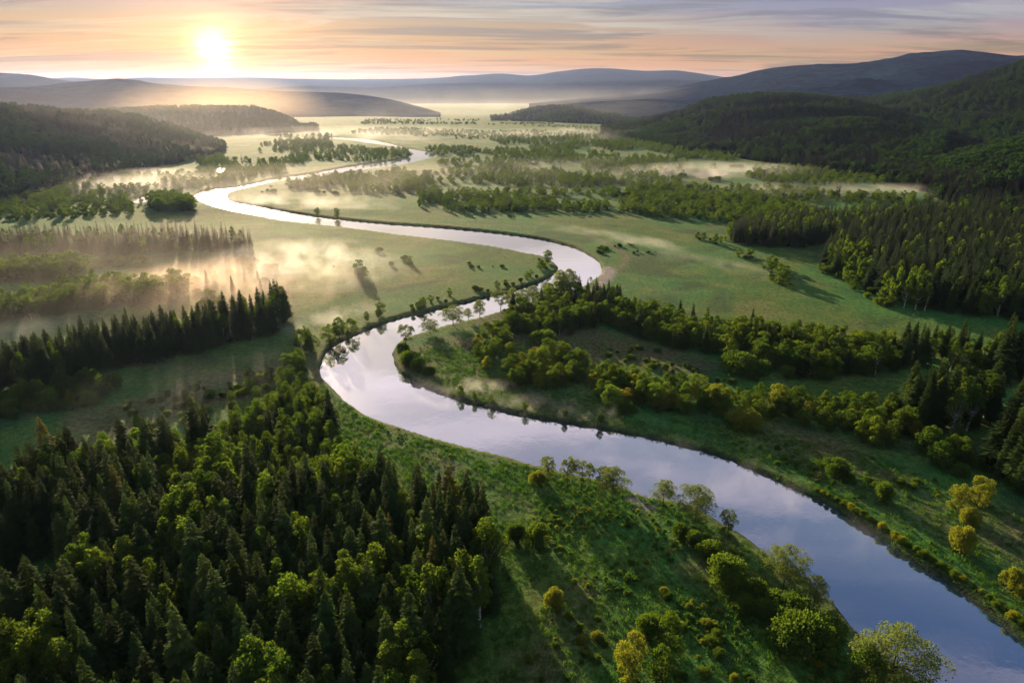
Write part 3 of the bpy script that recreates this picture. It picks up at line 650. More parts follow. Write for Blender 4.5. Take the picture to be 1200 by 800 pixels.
# scattered scrub
def scatter(poly, n, hlo, hhi, stand_name, kinds=('bush',), group="scattered meadow shrubs"):
    P = np.array([gp(u, v) for u, v in poly]); k = 0; guard = 0
    u0, v0 = np.array(poly).min(0); u1, v1 = np.array(poly).max(0)
    while k < n and guard < n * 40:
        guard += 1
        if k and random.random() < .62: x, y = PLANTS[-1]['x'] + random.gauss(0, 4.5), PLANTS[-1]['y'] + random.gauss(0, 3)
        else: x, y = gp(random.uniform(u0, u1), random.uniform(v0, v1))
        if inside(P, np.array([x]), np.array([y]))[0] and water_dist(np.array([x]), np.array([y]))[0] > 1.5:
            add(random.choice(kinds), x, y, random.uniform(hlo, hhi), random.uniform(.8, 1.25), stand_name, 1, phrase=stand_name, group=group); k += 1
scatter([(390, 285), (480, 290), (600, 300), (600, 330), (450, 360), (400, 360), (380, 320)], 9, .8, 1.8, "the tongue meadow")
scatter([(420, 240), (640, 255), (760, 265), (840, 300), (960, 340), (1000, 380), (860, 360), (720, 310), (600, 268), (440, 255)], 30, .8, 2.4, "the bright central meadow")
scatter([(420, 200), (720, 180), (760, 235), (640, 260), (440, 235)], 120, 2, 5, "the far meadow")
scatter([(720, 190), (960, 200), (1150, 235), (1000, 245), (850, 235), (760, 225)], 70, 2, 5, "the misty right meadow")
scatter([(620, 400), (760, 405), (1000, 465), (1180, 470), (1000, 470), (780, 440)], 40, .8, 2.2, "the strip between hedgerows")
scatter([(180, 300), (320, 300), (340, 350), (230, 370), (170, 345)], 46, 1.5, 4.5, "the orange misty scrub", ('bush', 'alder'))
scatter([(0, 390), (200, 370), (200, 400), (0, 440)], 12, .8, 1.6, "the strip above the spruce belt")
scatter([(120, 480), (330, 415), (340, 440), (250, 470), (150, 510)], 30, .8, 2.2, "the strip under the spruce belt")
scatter([(850, 495), (1000, 520), (1120, 590), (1200, 640), (1200, 720), (1050, 620), (900, 545)], 34, .7, 2.0, "the far bank meadow")
scatter([(650, 600), (780, 620), (900, 700), (1000, 800), (640, 820), (600, 740)], 70, .6, 1.7, "the weedy near bank", ('bush', 'bush', 'goldbush'))
scatter([(380, 195), (300, 225), (480, 245), (620, 250), (600, 200), (520, 185)], 60, 1.5, 4, "the upper river meadow")
scatter([(0, 195), (260, 200), (240, 230), (150, 235), (0, 215)], 50, 2, 5, "the misty left meadow")
# trees one can tell apart
for u, v, px, lab, kind, w, var in (
    (642, 568, 30, "thin willow at the left end of the riverside willow group on the near bank", 'willow', .75, 1), (665, 573, 34, "second willow of the near-bank group, with two thin trunks", 'willow', .7, 1),
    (681, 574, 32, "third willow of the near-bank group, trunks close to its neighbour", 'willow', .8, 1), (704, 579, 30, "fourth willow of the near-bank group, open crown over the water", 'willow', .8, 1), (717, 587, 36, "bushy willow at the right end of the near-bank willow group", 'willow', .85, 0),
    (777, 592, 27, "round pale willow beside the muddy inlet on the near bank", 'willow', .95, 0), (815, 609, 38, "broad spreading willow standing alone right of the muddy inlet", 'willow', 1.15, 2), (852, 633, 34, "slim pale willow below the spreading willow at the water's edge", 'willow', .8, 1),
    (918, 688, 46, "pale yellow-green willow above the shrub slope on the near bank", 'willow', .95, 2), (953, 712, 36, "pale low willow leaning over the water near the bank's lower end", 'willow', .95, 0),
    (1040, 806, 66, "large pale willow at the bottom edge of the photo beside the water", 'willow', 1.15, 2), (1010, 815, 58, "dark-leaved tree tucked left of the large pale willow at the bottom", 'alder', 1.0, 1)):
    single(kind, u, v, px, lab, w, var)
for u, v, px, lab, w in ((605, 634, 26, "rounded dull-green bush left of the pair in the near meadow", 1.0), (631, 640, 30, "rounded olive bush right of the pair in the near meadow", 1.0), (796, 632, 22, "small bush below the spreading willow, first of the bank row", 1.0), (812, 642, 22, "small round bush, second below the spreading willow", 1.0), (831, 654, 24, "small round bush, third below the spreading willow", 1.0),
                         (849, 688, 40, "big round green bush halfway down the near bank", 1.15), (884, 704, 26, "low dark bush right of the big round bush", 1.0), (901, 718, 30, "dark bush below the pale yellow-green willow", 1.1), (922, 728, 36, "grey-green bush beneath the pale willow on the shrub slope", 1.2), (938, 764, 46, "bright leafy bush near the bottom of the bank, above the large willow", 1.0),
                         (870, 715, 22, "low bush on the shrub slope left of the dark bushes", 1.0), (960, 745, 30, "dark low bush at the lower waterline", 1.2), (977, 555, 22, "round yellowish bush alone on the far bank meadow", 1.1), (1035, 588, 26, "ragged brownish bush on the far bank meadow's slope", 1.0), (874, 438, 26, "lone round bush between the two hedgerows", 1.1), (922, 443, 15, "small round bush right of the lone round bush", .9),
                         (637, 404, 17, "round dark bush in the peninsula clearing", 1.1), (472, 417, 20, "round bush on the peninsula tip, uppermost of the row", 1.1), (481, 427, 20, "big round bush on the peninsula tip beside the water", 1.2), (491, 434, 18, "round bush on the peninsula tip, third of the row", 1.1), (503, 440, 13, "small bush on the peninsula tip, lowest of the row", 1.2)):
    single('bush', u, v, px, lab, w)
for u, v, px, lab, kind, w in ((740, 800, 58, "yellow-green leafy tree, left one of the trio at the bottom", 'gold', .9), (783, 765, 50, "leafy tree at the back of the trio at the bottom", 'alder', .85), (772, 806, 56, "rounded tree at the front right of the trio at the bottom", 'alder', .9), (760, 750, 34, "dark small tree behind the trio at the bottom", 'bush', .9),
                               (650, 712, 24, "yellowish bush alone in the near meadow below the pair", 'goldbush', 1.0), (630, 566, 16, "small yellow bush at the left foot of the riverside willow group", 'goldbush', 1.1),
                               (1122, 600, 34, "yellow tree, leftmost of the clump below the dark right wood", 'gold', 1.0), (1144, 592, 36, "yellow tree at the back of the clump below the dark right wood", 'gold', 1.1), (1135, 612, 20, "low yellow bush in front of the yellow clump", 'goldbush', 1.2), (1126, 646, 32, "single yellow bush standing below the yellow clump", 'goldbush', .9), (1184, 690, 26, "small yellow bush near the lower right edge", 'goldbush', .8), (1198, 700, 22, "small yellow bush at the very right edge above the water", 'goldbush', .9),
                               (871, 500, 22, "yellowish bush at the foot of the lower hedgerow, nearest the water", 'goldbush', 1.1), (838, 482, 30, "light yellow tree standing out in the lower hedgerow", 'gold', .9), (910, 484, 32, "narrow yellow tree standing out in the lower hedgerow", 'gold', .75), (783, 478, 20, "yellow bush in the lower hedgerow near the misty bank", 'goldbush', 1.0)):
    single(kind, u, v, px, lab, w)
for u, v, px, lab, w in ((476, 408, 26, "forked willow at the tip of the peninsula, leaning over the water", .8), (504, 391, 15, "low flat-topped willow, second from the tip on the peninsula's far shore", 1.1), (531, 381, 21, "dark bushy willow, third from the tip on the peninsula's far shore", 1.0), (546, 374, 13, "tiny slim willow between two larger ones on the peninsula's far shore", .8), (560, 371, 19, "thin-crowned pale willow on the peninsula's far shore", .9),
                         (582, 364, 24, "tall dark willow beside the hedge end on the peninsula's far shore", .9), (596, 360, 22, "round willow beside the tall dark willow on the peninsula's far shore", .8), (610, 357, 17, "pale willow at the left of the pale row by the far shore", 1.0), (624, 354, 18, "pale willow in the middle of the pale row by the far shore", 1.0), (640, 350, 18, "pale willow at the right of the pale row by the far shore", 1.0), (656, 347, 28, "dark tall tree above the pale row by the far shore", .8), (667, 344, 26, "dark tall tree at the end of the pale row, nearest the gravel bend", .8), (692, 332, 7, "tiny lone willow on the gravel bend of the river", .7)):
    single('willow', u, v, px, lab, w)
for u, v, px, lab, kind in ((421, 324, 18, "dark tree casting a long shadow on the tongue meadow", 'alder'), (427, 325, 12, "small dark tree beside the long-shadowed tree on the tongue meadow", 'alder'), (481, 310, 9, "dark low tree, largest of the scattered group on the tongue meadow", 'alder'), (474, 305, 6, "small dark shrub left of the scattered group on the tongue meadow", 'bush'), (444, 296, 6, "small dark shrub in the upper tongue meadow", 'bush'), (459, 312, 6, "small dark shrub between the meadow trees on the tongue", 'bush'),
                            (642, 309, 15, "round tree at the outer end of the tongue meadow", 'alder'), (634, 316, 11, "small tree beside the round tree at the tongue's outer end", 'alder'), (387, 402, 20, "dark bank tree at the river's left bend", 'alder'), (400, 397, 24, "taller bank tree at the river's left bend", 'alder'), (412, 390, 16, "small bank tree right of the taller one at the left bend", 'alder'), (446, 370, 15, "bank tree halfway along the tongue's shore", 'alder'),
                            (389, 256, 10, "dark tree standing in river steam on the upper bank", 'alder'), (371, 252, 8, "smaller dark tree in river steam on the upper bank", 'alder'), (215, 338, 17, "dark spruce alone in the orange mist", 'spruce'), (243, 333, 18, "pointed spruce in the orange mist, middle of the three", 'spruce'), (273, 343, 20, "tall spruce in the orange mist, nearest the meadow", 'spruce'), (303, 330, 14, "slim spruce at the edge of the white meadow mist", 'spruce'), (306, 340, 14, "slim spruce below the one at the mist's edge", 'spruce')):
    single(kind, u, v, px, lab)
for u, v, px, lab in ((536, 465, 10, "low tree on the peninsula's near shore, first after the tip bushes"), (552, 470, 8, "small tree on the peninsula's near shore, beside the first after the tip"), (573, 475, 10, "low tree on the peninsula's near shore among the mist puffs"), (612, 484, 9, "small tree on the peninsula's near shore, right of the mist puffs"), (660, 492, 10, "low tree on the peninsula's near shore below the thicket"), (702, 498, 11, "low tree on the peninsula's near shore, farthest from the tip")):
    single('alder', u, v, px, lab)
# the row of little round shrubs along the far bank
bank = np.array([gp(u, v) for u, v in [(952, 579), (975, 592), (1019, 619), (1062, 649), (1106, 676), (1150, 707), (1200, 748)]])
bl = np.r_[0, np.cumsum(np.hypot(*np.diff(bank, axis=0).T))]
ORD = "first second third fourth fifth sixth seventh eighth ninth tenth eleventh twelfth thirteenth fourteenth fifteenth sixteenth seventeenth eighteenth nineteenth twentieth".split()
TENS = "twenty thirty forty fifty sixty seventy eighty ninety".split()
TENTH = "twentieth thirtieth fortieth fiftieth sixtieth seventieth eightieth ninetieth".split()
def nth(n):
    if n <= 20: return ORD[n - 1]
    if n >= 100: return "hundred-and-" + nth(n - 99)
    return TENTH[n // 10 - 2] if n % 10 == 0 else TENS[n // 10 - 2] + "-" + ORD[n % 10 - 1]
n_sh = 30
for k in range(n_sh):
    s = bl[-1] * (k + .2 * random.random()) / (n_sh - 1)
    x, y = np.interp(s, bl, bank[:, 0]) + 1.6, np.interp(s, bl, bank[:, 1]) + 1.6
    add('goldbush' if random.random() < .25 else 'bush', x, y, random.uniform(1.0, 1.9), random.uniform(.9, 1.2), None, 0, f"low round shrub on the far waterline, {nth(k + 1)} from the row's upper end", group="shrub row along the far waterline", tint=(1.25, 1.2, .9))

# ------------------------------------------------------------------ individuals and masses
px_, py_ = np.array([p['x'] for p in PLANTS]), np.array([p['y'] for p in PLANTS])
pd_ = water_dist(px_, py_)
for _ in range(8):
    gxx = water_dist(px_ + .3, py_) - pd_; gyy = water_dist(px_, py_ + .3) - pd_; gl = np.hypot(gxx, gyy) + 1e-6
    need = np.where(pd_ < 1.3, 1.5 - pd_, 0.0)
    px_ = px_ + gxx / gl * need; py_ = py_ + gyy / gl * need; pd_ = water_dist(px_, py_)
for p, x, y in zip(PLANTS, px_, py_): p['x'], p['y'] = float(x), float(y)
pz_ = ground_h(px_, py_, pd_)
for p, z in zip(PLANTS, pz_): p['z'] = max(float(z), -.6) - .05
BLENDER_NAME = {'spruce': 'spruce_tree', 'birch': 'birch_tree', 'alder': 'broadleaf_tree', 'willow': 'willow_tree', 'gold': 'yellow_tree', 'bush': 'shrub', 'goldbush': 'shrub'}
CAT = {'spruce': 'spruce', 'birch': 'birch', 'alder': 'broadleaf tree', 'willow': 'willow', 'gold': 'yellow tree', 'bush': 'shrub', 'goldbush': 'shrub'}
LIMIT = {'spruce_tree': 290, 'birch_tree': 200, 'broadleaf_tree': 290, 'willow_tree': 100, 'yellow_tree': 100, 'shrub': 260}
for p in PLANTS:
    u0, v0, d0 = project(p['x'], p['y'], p['z']); u1, v1, d1 = project(p['x'], p['y'], p['z'] + p['h'])
    vm = v1 * .75 + v0 * .25
    p['px'] = v0 - v1; p['depth'] = d0; p['u'] = u0
    p['seen'] = 3 < u0 < 1197 and 2 < vm < 797
solo, rest = [], []
by = {}
for p in PLANTS: by.setdefault(BLENDER_NAME[p['kind']], []).append(p)
for name, ps in by.items():
    ps.sort(key=lambda p: (p['label'] is None, not p['seen'], -p['px']))
    n = 0
    for p in ps:
        if (p['label'] or (p['seen'] and p['px'] > 4.5)) and n < LIMIT[name]: solo.append(p); n += 1
        else: rest.append(p)
# labels for the trees of a wood: which row, and how far along it
rows = {}
for p in solo:
    if p['label'] is None: rows.setdefault((p['phrase'], p['row'] if 'scatter' not in (p['group'] or '') else 0), []).append(p)
for key in {k[0] for k in rows}:
    have = sorted(r for ph, r in rows if ph == key)
    for q, r in enumerate(have):
        ps = sorted(rows[(key, r)], key=lambda p: p['x'])
        for i, p in enumerate(ps):
            size = "tall" if p['h'] > {'spruce': 19.5, 'birch': 15, 'alder': 8.5, 'gold': 6}.get(p['kind'], 2.6) else ("short" if p['h'] < {'spruce': 16.5, 'birch': 12, 'alder': 6.5, 'gold': 4.5}.get(p['kind'], 1.4) else "")
            col = {'spruce': 'dark', 'birch': 'yellow-green', 'alder': 'green', 'gold': '', 'bush': 'green', 'goldbush': ''}.get(p['kind'], '')
            a = " ".join(w for w in (size, col, SPECIES[p['kind']]) if w)
            pre = "in" if 'wood' in key or 'thicket' in key or 'scrub' in key else "of"
            if 'scatter' in (p['group'] or ''): p['label'] = f"{a} on {key}, {nth(i + 1)} from the left"
            elif len(have) == 1: p['label'] = f"{a}, {nth(i + 1)} from the left in {key}"
            else: p['label'] = f"{a}, {nth(i + 1)} from left, {nth(q + 1)} row of {key}"
def place(p):
    k = K[p['kind']]; vi = p['var']; nm = BLENDER_NAME[p['kind']]
    s = p['h'] / k.h[vi]
    M = dict(label=p['label'], category=CAT[p['kind']], group=p['group'] or (f"trees of {p['phrase']}" if p['phrase'] else None))
    small = p['px'] < 14
    o = link(nm, k.joint[vi] if small else None, None, **M)
    o.location = (p['x'], p['y'], p['z']); o.rotation_euler = (0, 0, p['rot']); o.scale = (s * p['w'], s * p['w'], s)
    o.color = (*p['tint'], 1)
    if not small:
        for part, me in (('trunk', k.trunk[vi]), ('crown', k.crown[vi])):
            c = link(part, me, o); c.color = (*p['tint'], 1)
for p in solo: place(p)

def instancer(name, pts, sources, tint=(1, 1, 1), **props):
    """one object that scatters the given plants over many points: (x, y, z, rotation, width scale, height scale, source index)"""
    A = np.array(pts, float)
    me = bpy.data.meshes.new(name); me.vertices.add(len(A)); me.vertices.foreach_set("co", A[:, :3].astype(np.float32).ravel())
    for nme, typ, val in (("rotz", 'FLOAT', A[:, 3]), ("which", 'INT', A[:, 6])):
        a = me.attributes.new(nme, typ, 'POINT'); a.data.foreach_set("value", val.astype(np.int32 if typ == 'INT' else np.float32))
    a = me.attributes.new("size", 'FLOAT_VECTOR', 'POINT'); a.data.foreach_set("vector", np.stack([A[:, 4], A[:, 4], A[:, 5]], -1).astype(np.float32).ravel())
    o = link(name, me, None, kind='stuff', **props)
    col = bpy.data.collections.new(name + "_kinds")
    for i, m in enumerate(sources):
        so = bpy.data.objects.new(f"{name}_{i:02d}", m); col.objects.link(so)
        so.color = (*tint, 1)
    ng = bpy.data.node_groups.new(name, 'GeometryNodeTree')
    ng.interface.new_socket(name="Geometry", in_out='INPUT', socket_type='NodeSocketGeometry'); ng.interface.new_socket(name="Geometry", in_out='OUTPUT', socket_type='NodeSocketGeometry')
    L = ng.links.new
    gi, go = ng.nodes.new('NodeGroupInput'), ng.nodes.new('NodeGroupOutput')
    ci = ng.nodes.new('GeometryNodeCollectionInfo'); ci.inputs['Collection'].default_value = col; ci.inputs['Separate Children'].default_value = True; ci.inputs['Reset Children'].default_value = True
    ip = ng.nodes.new('GeometryNodeInstanceOnPoints'); ip.inputs['Pick Instance'].default_value = True
    def na(n, t):
        q = ng.nodes.new('GeometryNodeInputNamedAttribute'); q.data_type = t; q.inputs['Name'].default_value = n; return q.outputs['Attribute']
    cx = ng.nodes.new('ShaderNodeCombineXYZ'); L(na('rotz', 'FLOAT'), cx.inputs['Z'])
    L(gi.outputs[0], ip.inputs['Points']); L(ci.outputs[0], ip.inputs['Instance']); L(na('which', 'INT'), ip.inputs['Instance Index'])
    L(cx.outputs[0], ip.inputs['Rotation']); L(na('size', 'FLOAT_VECTOR'), ip.inputs['Scale']); L(ip.outputs[0], go.inputs[0])
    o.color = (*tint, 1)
    md = o.modifiers.new("scatter", 'NODES'); md.node_group = ng
    return o

rg = np.random.default_rng(5)
def mass(name, kinds, label, cat):
    """the plants of a kind beyond the individual ones"""
    src, pts, idx = [], [], {}
    for p in rest:
        if p['kind'] not in kinds: continue
        far = p['depth'] > 330 and p['kind'] in ('spruce', 'alder', 'birch')
        kk = {'spruce': 'spruce_far', 'alder': 'alder_far', 'birch': 'alder_far'}[p['kind']] if far else p['kind']
        k = K[kk]; vi = p['var'] % len(k.h)
        if (kk, vi) not in idx: idx[(kk, vi)] = len(src); src.append(k.joint[vi])
        s = p['h'] / k.h[vi]; w = s * p['w'] * (.50 if far and p['kind'] == 'birch' else (1.28 if far and p['kind'] == 'alder' else 1))
        pts.append((p['x'], p['y'], p['z'], p['rot'], w, s, idx[(kk, vi)]))
    if pts: instancer(name, pts, src, label=label, category=cat)
mass("spruce_woods", ('spruce',), "dark spruces crowding deep inside the woods and far belts", "spruce wood")
mass("broadleaf_woods", ('alder', 'birch', 'willow', 'gold'), "green broadleaf trees massed in the distant valley belts and woods", "broadleaf wood")
mass("scrub", ('bush', 'goldbush'), "tiny scattered shrubs dotting the distant meadows", "scrub")
# the wooded slopes
pts = []
def clothe(key, n, lo, hi, conifer, tmax=1.12):
    X, Y, Z, t = HILLS[key]
    nt_, nu_ = X.shape
    it = int(np.searchsorted(t[:, 0], tmax)) - 1; i0 = int(np.searchsorted(t[:, 0], .005))
    a = rg.uniform(i0, it - .01, n); b = rg.uniform(0, nu_ - 1.01, n)
    i, j = a.astype(int), b.astype(int); fa, fb = a - i, b - j
    g = lambda Q: (Q[i, j] * (1 - fa) + Q[i + 1, j] * fa) * (1 - fb) + (Q[i, j + 1] * (1 - fa) + Q[i + 1, j + 1] * fa) * fb
    x, y, z = g(X), g(Y), g(Z)
    con = rg.random(n) < np.clip(conifer + fbm(x / 130, y / 130, 3, 41) * 2.2, .04, .96)
    h = rg.uniform(lo, hi, n) * (1 + .5 * fbm(x / 70, y / 70, 2, 91))
    bare = (fbm(x / 95, y / 95, 3, 53) > .17) & (rg.random(n) < .85)
    for q in range(n):
        if bare[q]: continue
        if project(x[q], y[q], z[q])[0] < -150 or project(x[q], y[q], z[q])[0] > 1350: continue
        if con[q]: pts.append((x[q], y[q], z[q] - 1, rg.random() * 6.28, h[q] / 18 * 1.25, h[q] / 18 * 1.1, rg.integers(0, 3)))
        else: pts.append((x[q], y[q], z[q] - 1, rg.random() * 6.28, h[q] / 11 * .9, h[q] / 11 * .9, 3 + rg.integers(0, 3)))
clothe('L1', 7500, 9, 14, .5); clothe('L2', 5000, 9, 13, .5); clothe('R4', 9000, 11, 17, .62); clothe('R3', 13000, 10, 15, .55); clothe('R2', 16000, 10, 15, .45); clothe('M', 1800, 8, 11, .6)
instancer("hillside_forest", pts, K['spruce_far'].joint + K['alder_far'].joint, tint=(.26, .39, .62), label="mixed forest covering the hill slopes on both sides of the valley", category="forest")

# ------------------------------------------------------------------ grass and weeds
def tuft(seed, n, h, spread, wid):
    c = Geo(); g_ = np.random.default_rng(seed)
    a = g_.random(n) * 6.28; r = spread * np.sqrt(g_.random(n))
    b = np.stack([r * np.cos(a), r * np.sin(a), np.full(n, -.05)], -1)
    ax = np.stack([np.cos(a) * .35, np.sin(a) * .35, np.ones(n)], -1) * (h * (.5 + .7 * g_.random((n, 1)))) + g_.normal(0, .10 * h, (n, 3))
    sd = unit(np.cross(ax, g_.normal(0, 1, (n, 3)))) * wid
    c.blades(b, ax, sd, g_.random(n)); v, f, t = c.arrays()
    return mesh_np("grass", v, f, [M_BLADE], False, t)
def weed(seed, h, Rm, mat):
    c = Geo(); g_ = np.random.default_rng(seed)
    for k in range(5):
        a = g_.random() * 6.28; r = Rm * .6 * g_.random()
        leaf_clump(c, np.array((r * math.cos(a), r * math.sin(a), h * (.35 + .3 * g_.random()))), Rm * .42, 34, .24, g_, 1.0, .45 + g_.normal(0, .15))
    v, f, t = c.arrays(); return mesh_np("weeds", v, f, [mat], False, t)
def strew(name, polys, dens, sources, smin, smax, label, cat, patch, thr, keep=1.8):
    out = []
    for poly, dn in polys:
        P = np.array([gp(u, v) for u, v in poly]); x0, y0 = P.min(0); x1, y1 = P.max(0)
        n = int((x1 - x0) * (y1 - y0) * dens * dn)
        x, y = rg.uniform(x0, x1, n), rg.uniform(y0, y1, n)
        ok = inside(P, x, y); x, y = x[ok], y[ok]
        ok = fbm(x / patch, y / patch, 3, 77) + rg.normal(0, .08, len(x)) > thr; x, y = x[ok], y[ok]
        d = water_dist(x, y); ok = d > keep; x, y, d = x[ok], y[ok], d[ok]
        z = ground_h(x, y, d)
        s = rg.uniform(smin, smax, len(x))
        out += list(zip(x, y, z, rg.random(len(x)) * 6.28, s, s * rg.uniform(.8, 1.2, len(x)), rg.integers(0, len(sources), len(x))))
    instancer(name, out, sources, label=label, category=cat)
near_bank = [(480, 1000), (500, 850), (580, 740), (590, 660), (575, 620), (470, 590), (400, 540), (380, 470), (372, 440), (384, 455), (425, 488), (500, 515), (627, 548), (725, 572), (790, 592), (867, 630), (940, 678), (1000, 743), (1100, 830), (1250, 1000)]
far_bank = [(690, 498), (800, 523), (930, 573), (1062, 652), (1200, 752), (1330, 850), (1330, 640), (1180, 600), (1090, 560), (1010, 530), (860, 496), (740, 488)]
strips = [(470, 440), (575, 477), (690, 497), (740, 486), (700, 470), (580, 440), (540, 395), (500, 395)]
tongue = [(380, 380), (410, 392), (481, 368), (594, 340), (646, 320), (632, 304), (519, 286), (420, 276), (340, 268), (330, 300)]
plain = [(720, 340), (860, 372), (1000, 404), (1200, 412), (1200, 388), (1060, 378), (960, 330), (880, 300), (800, 262), (600, 262), (690, 285), (712, 310)]
mids = [(560, 470), (740, 486), (860, 490), (1000, 510), (1000, 470), (800, 440), (700, 400), (600, 400), (520, 400), (475, 430)]
strew("grass", [(near_bank, 1.0), (far_bank, .8), (strips, .6), (mids, .3)], 1.5, [tuft(1, 16, .55, .45, .05), tuft(2, 14, .42, .5, .05), tuft(3, 18, .7, .4, .05)], .6, 1.25, "tufted meadow grass on the river banks and nearer meadows", "grass", 9, -.10, -.2)
weedy = [(640, 590), (700, 600), (770, 600), (860, 640), (960, 720), (1060, 830), (1060, 960), (640, 960), (640, 820), (690, 760), (670, 680), (620, 640)]
strew("weeds", [(weedy, 1.0), (far_bank, .18), (near_bank, .10)], .42, [weed(1, .9, .7, M_WEED), weed(2, 1.2, .8, M_WEED), weed(3, .7, .8, M_WEED), weed(4, .9, .6, M_GOLD)], .5, 1.15, "weeds and brambles on the rough near bank", "undergrowth", 12, .0, 2.2)

# ------------------------------------------------------------------ mist
def mist_mat(name, dens, size, scale, lo, hi, g, colour=(1, 1, 1), stretch=(1, 1, 1), seed=0.0):
    m, nt = nodes(name)
    tc = N(nt, "ShaderNodeTexCoord")
    ln = N(nt, "ShaderNodeVectorMath", operation='LENGTH'); nt.links.new(tc.outputs['Object'], ln.inputs[0])
    fall = math_n(nt, 'SUBTRACT', 1.0, ln.outputs['Value'], clamp=True)
    mp = N(nt, "ShaderNodeMapping"); mp.inputs['Scale'].default_value = tuple(s * k for s, k in zip(size, stretch)); mp.inputs['Location'].default_value = (seed, seed * .7, seed * .3)
    nt.links.new(tc.outputs['Object'], mp.inputs[0])
    n = noise(nt, mp.outputs[0], 1 / scale, 4, .6, .6)
    f = ramp(nt, n, [(lo, 0.0), (hi, 1.0)])
    d = math_n(nt, 'MULTIPLY', math_n(nt, 'MULTIPLY', f, math_n(nt, 'POWER', fall, .8)), dens)
    v = N(nt, "ShaderNodeVolumePrincipled"); v.inputs['Color'].default_value = (*colour, 1); v.inputs['Anisotropy'].default_value = g
    nt.links.new(d, v.inputs['Density'])
    o = N(nt, "ShaderNodeOutputMaterial"); nt.links.new(v.outputs[0], o.inputs['Volume'])
    m.cycles.homogeneous_volume = False
    return m
def ball(name, mat):
    nu_, nv = 32, 14
    v = [(math.cos(2 * math.pi * i / nu_) * math.sin(math.pi * j / nv), math.sin(2 * math.pi * i / nu_) * math.sin(math.pi * j / nv), math.cos(math.pi * j / nv)) for j in range(nv + 1) for i in range(nu_)]
    f = [(j * nu_ + i, (j + 1) * nu_ + i, (j + 1) * nu_ + (i + 1) % nu_, j * nu_ + (i + 1) % nu_) for j in range(nv) for i in range(nu_)]
    return mesh_np(name, v, f, [mat], True)
def mist(u, v, wid, dep, hgt, dens, scale, lo, hi, label, g=.40, rot=0, stretch=(1, 1, 1), colour=(1, 1, 1), step=1.0):
    x, y = gp(u, v)
    m = mist_mat("mist", dens, (wid, dep, hgt), scale, lo, hi, g, colour, stretch, seed=u * .37)
    m.cycles.volume_step_rate = step
    o = link("mist", ball("mist", m), None, kind='stuff', label=label, category="mist")
    o.location = (x, y, 0); o.scale = (wid, dep, hgt); o.rotation_euler = (0, 0, R(rot))
    return o
mist(352, 318, 66, 58, 17, .030, 14, .46, .66, "bright curling mist over the meadow left of the river loop", rot=-20)
mist(255, 345, 84, 64, 15, .026, 22, .42, .64, "orange mist drifting between the belts of trees", rot=15, colour=(1, .82, .66))
mist(340, 240, 120, 42, 11, .026, 22, .46, .68, "bright steam along the upper river bend", rot=-12)
mist(385, 382, 22, 36, 6, .030, 10, .42, .66, "golden mist on the bank at the river's left bend", rot=-30)
mist(110, 400, 110, 26, 7, .014, 20, .44, .66, "thin mist on the strip above the spruce belt", rot=-18)
mist(190, 470, 80, 46, 9, .0045, 22, .40, .68, "cool thin mist in the strip below the spruce belt", rot=20)
mist(60, 655, 22, 18, 7, .016, 9, .42, .68, "faint mist in the clearing of the lower left wood")
mist(570, 462, 34, 12, 4.5, .060, 8, .47, .66, "small pinkish mist puffs on the peninsula's near shore", rot=-20)
mist(670, 482, 40, 10, 4.0, .045, 7, .50, .68, "thin mist puffs at the foot of the peninsula thicket", rot=-15)
mist(770, 292, 120, 26, 4.0, .030, 20, .46, .70, "streak of ground mist across the bright central meadow", rot=-52, stretch=(.5, 1, 1))
mist(835, 203, 150, 75, 13, .017, 26, .42, .68, "pale bluish mist lying over the pond meadow")
mist(985, 226, 210, 55, 10, .012, 30, .44, .70, "thin mist across the right valley meadow")
mist(130, 212, 190, 110, 9, .016, 42, .42, .64, "bright mist over the left ponds")
mist(560, 132, 1600, 1000, 55, .00042, 170, .44, .66, "deep valley fog below the distant ridges", stretch=(.6, 1, 1))
mist(430, 160, 440, 260, 20, .0036, 50, .46, .66, "bright fog around the far river", stretch=(.6, 1, 1))
mist(700, 160, 320, 190, 20, .0034, 50, .46, .66, "fog at the foot of the isolated far hill", stretch=(.6, 1, 1))
mist(140, 172, 560, 430, 135, .00032, 240, .15, .60, "thin sunlit haze around the left hills", g=.35, colour=(.84, .80, .82))
mist(620, 124, 2400, 620, 105, .00034, 260, .22, .60, "pale lavender fog filling the valley between the far ridges", g=.3)
mist(268, 138, 330, 620, 140, .00032, 300, .10, .55, "golden sunlit haze below the low sun", g=.68, colour=(1, .78, .52))
mist(235, 318, 190, 150, 24, .0021, 60, .30, .62, "broad thin golden mist lying over the left fields and tree belts", g=.45, colour=(.97, .92, .86))
mist(330, 218, 300, 170, 20, .0024, 70, .32, .62, "broad thin golden mist along the upper river meadows", g=.45, colour=(.97, .93, .88))
mist(660, 205, 420, 170, 15, .0014, 60, .40, .64, "thin layered mist across the middle meadows", g=.4)
mist(860, 560, 60, 26, 2.6, .018, 9, .50, .70, "faint wisps hanging over the near water", rot=-40, stretch=(1, .5, 1))

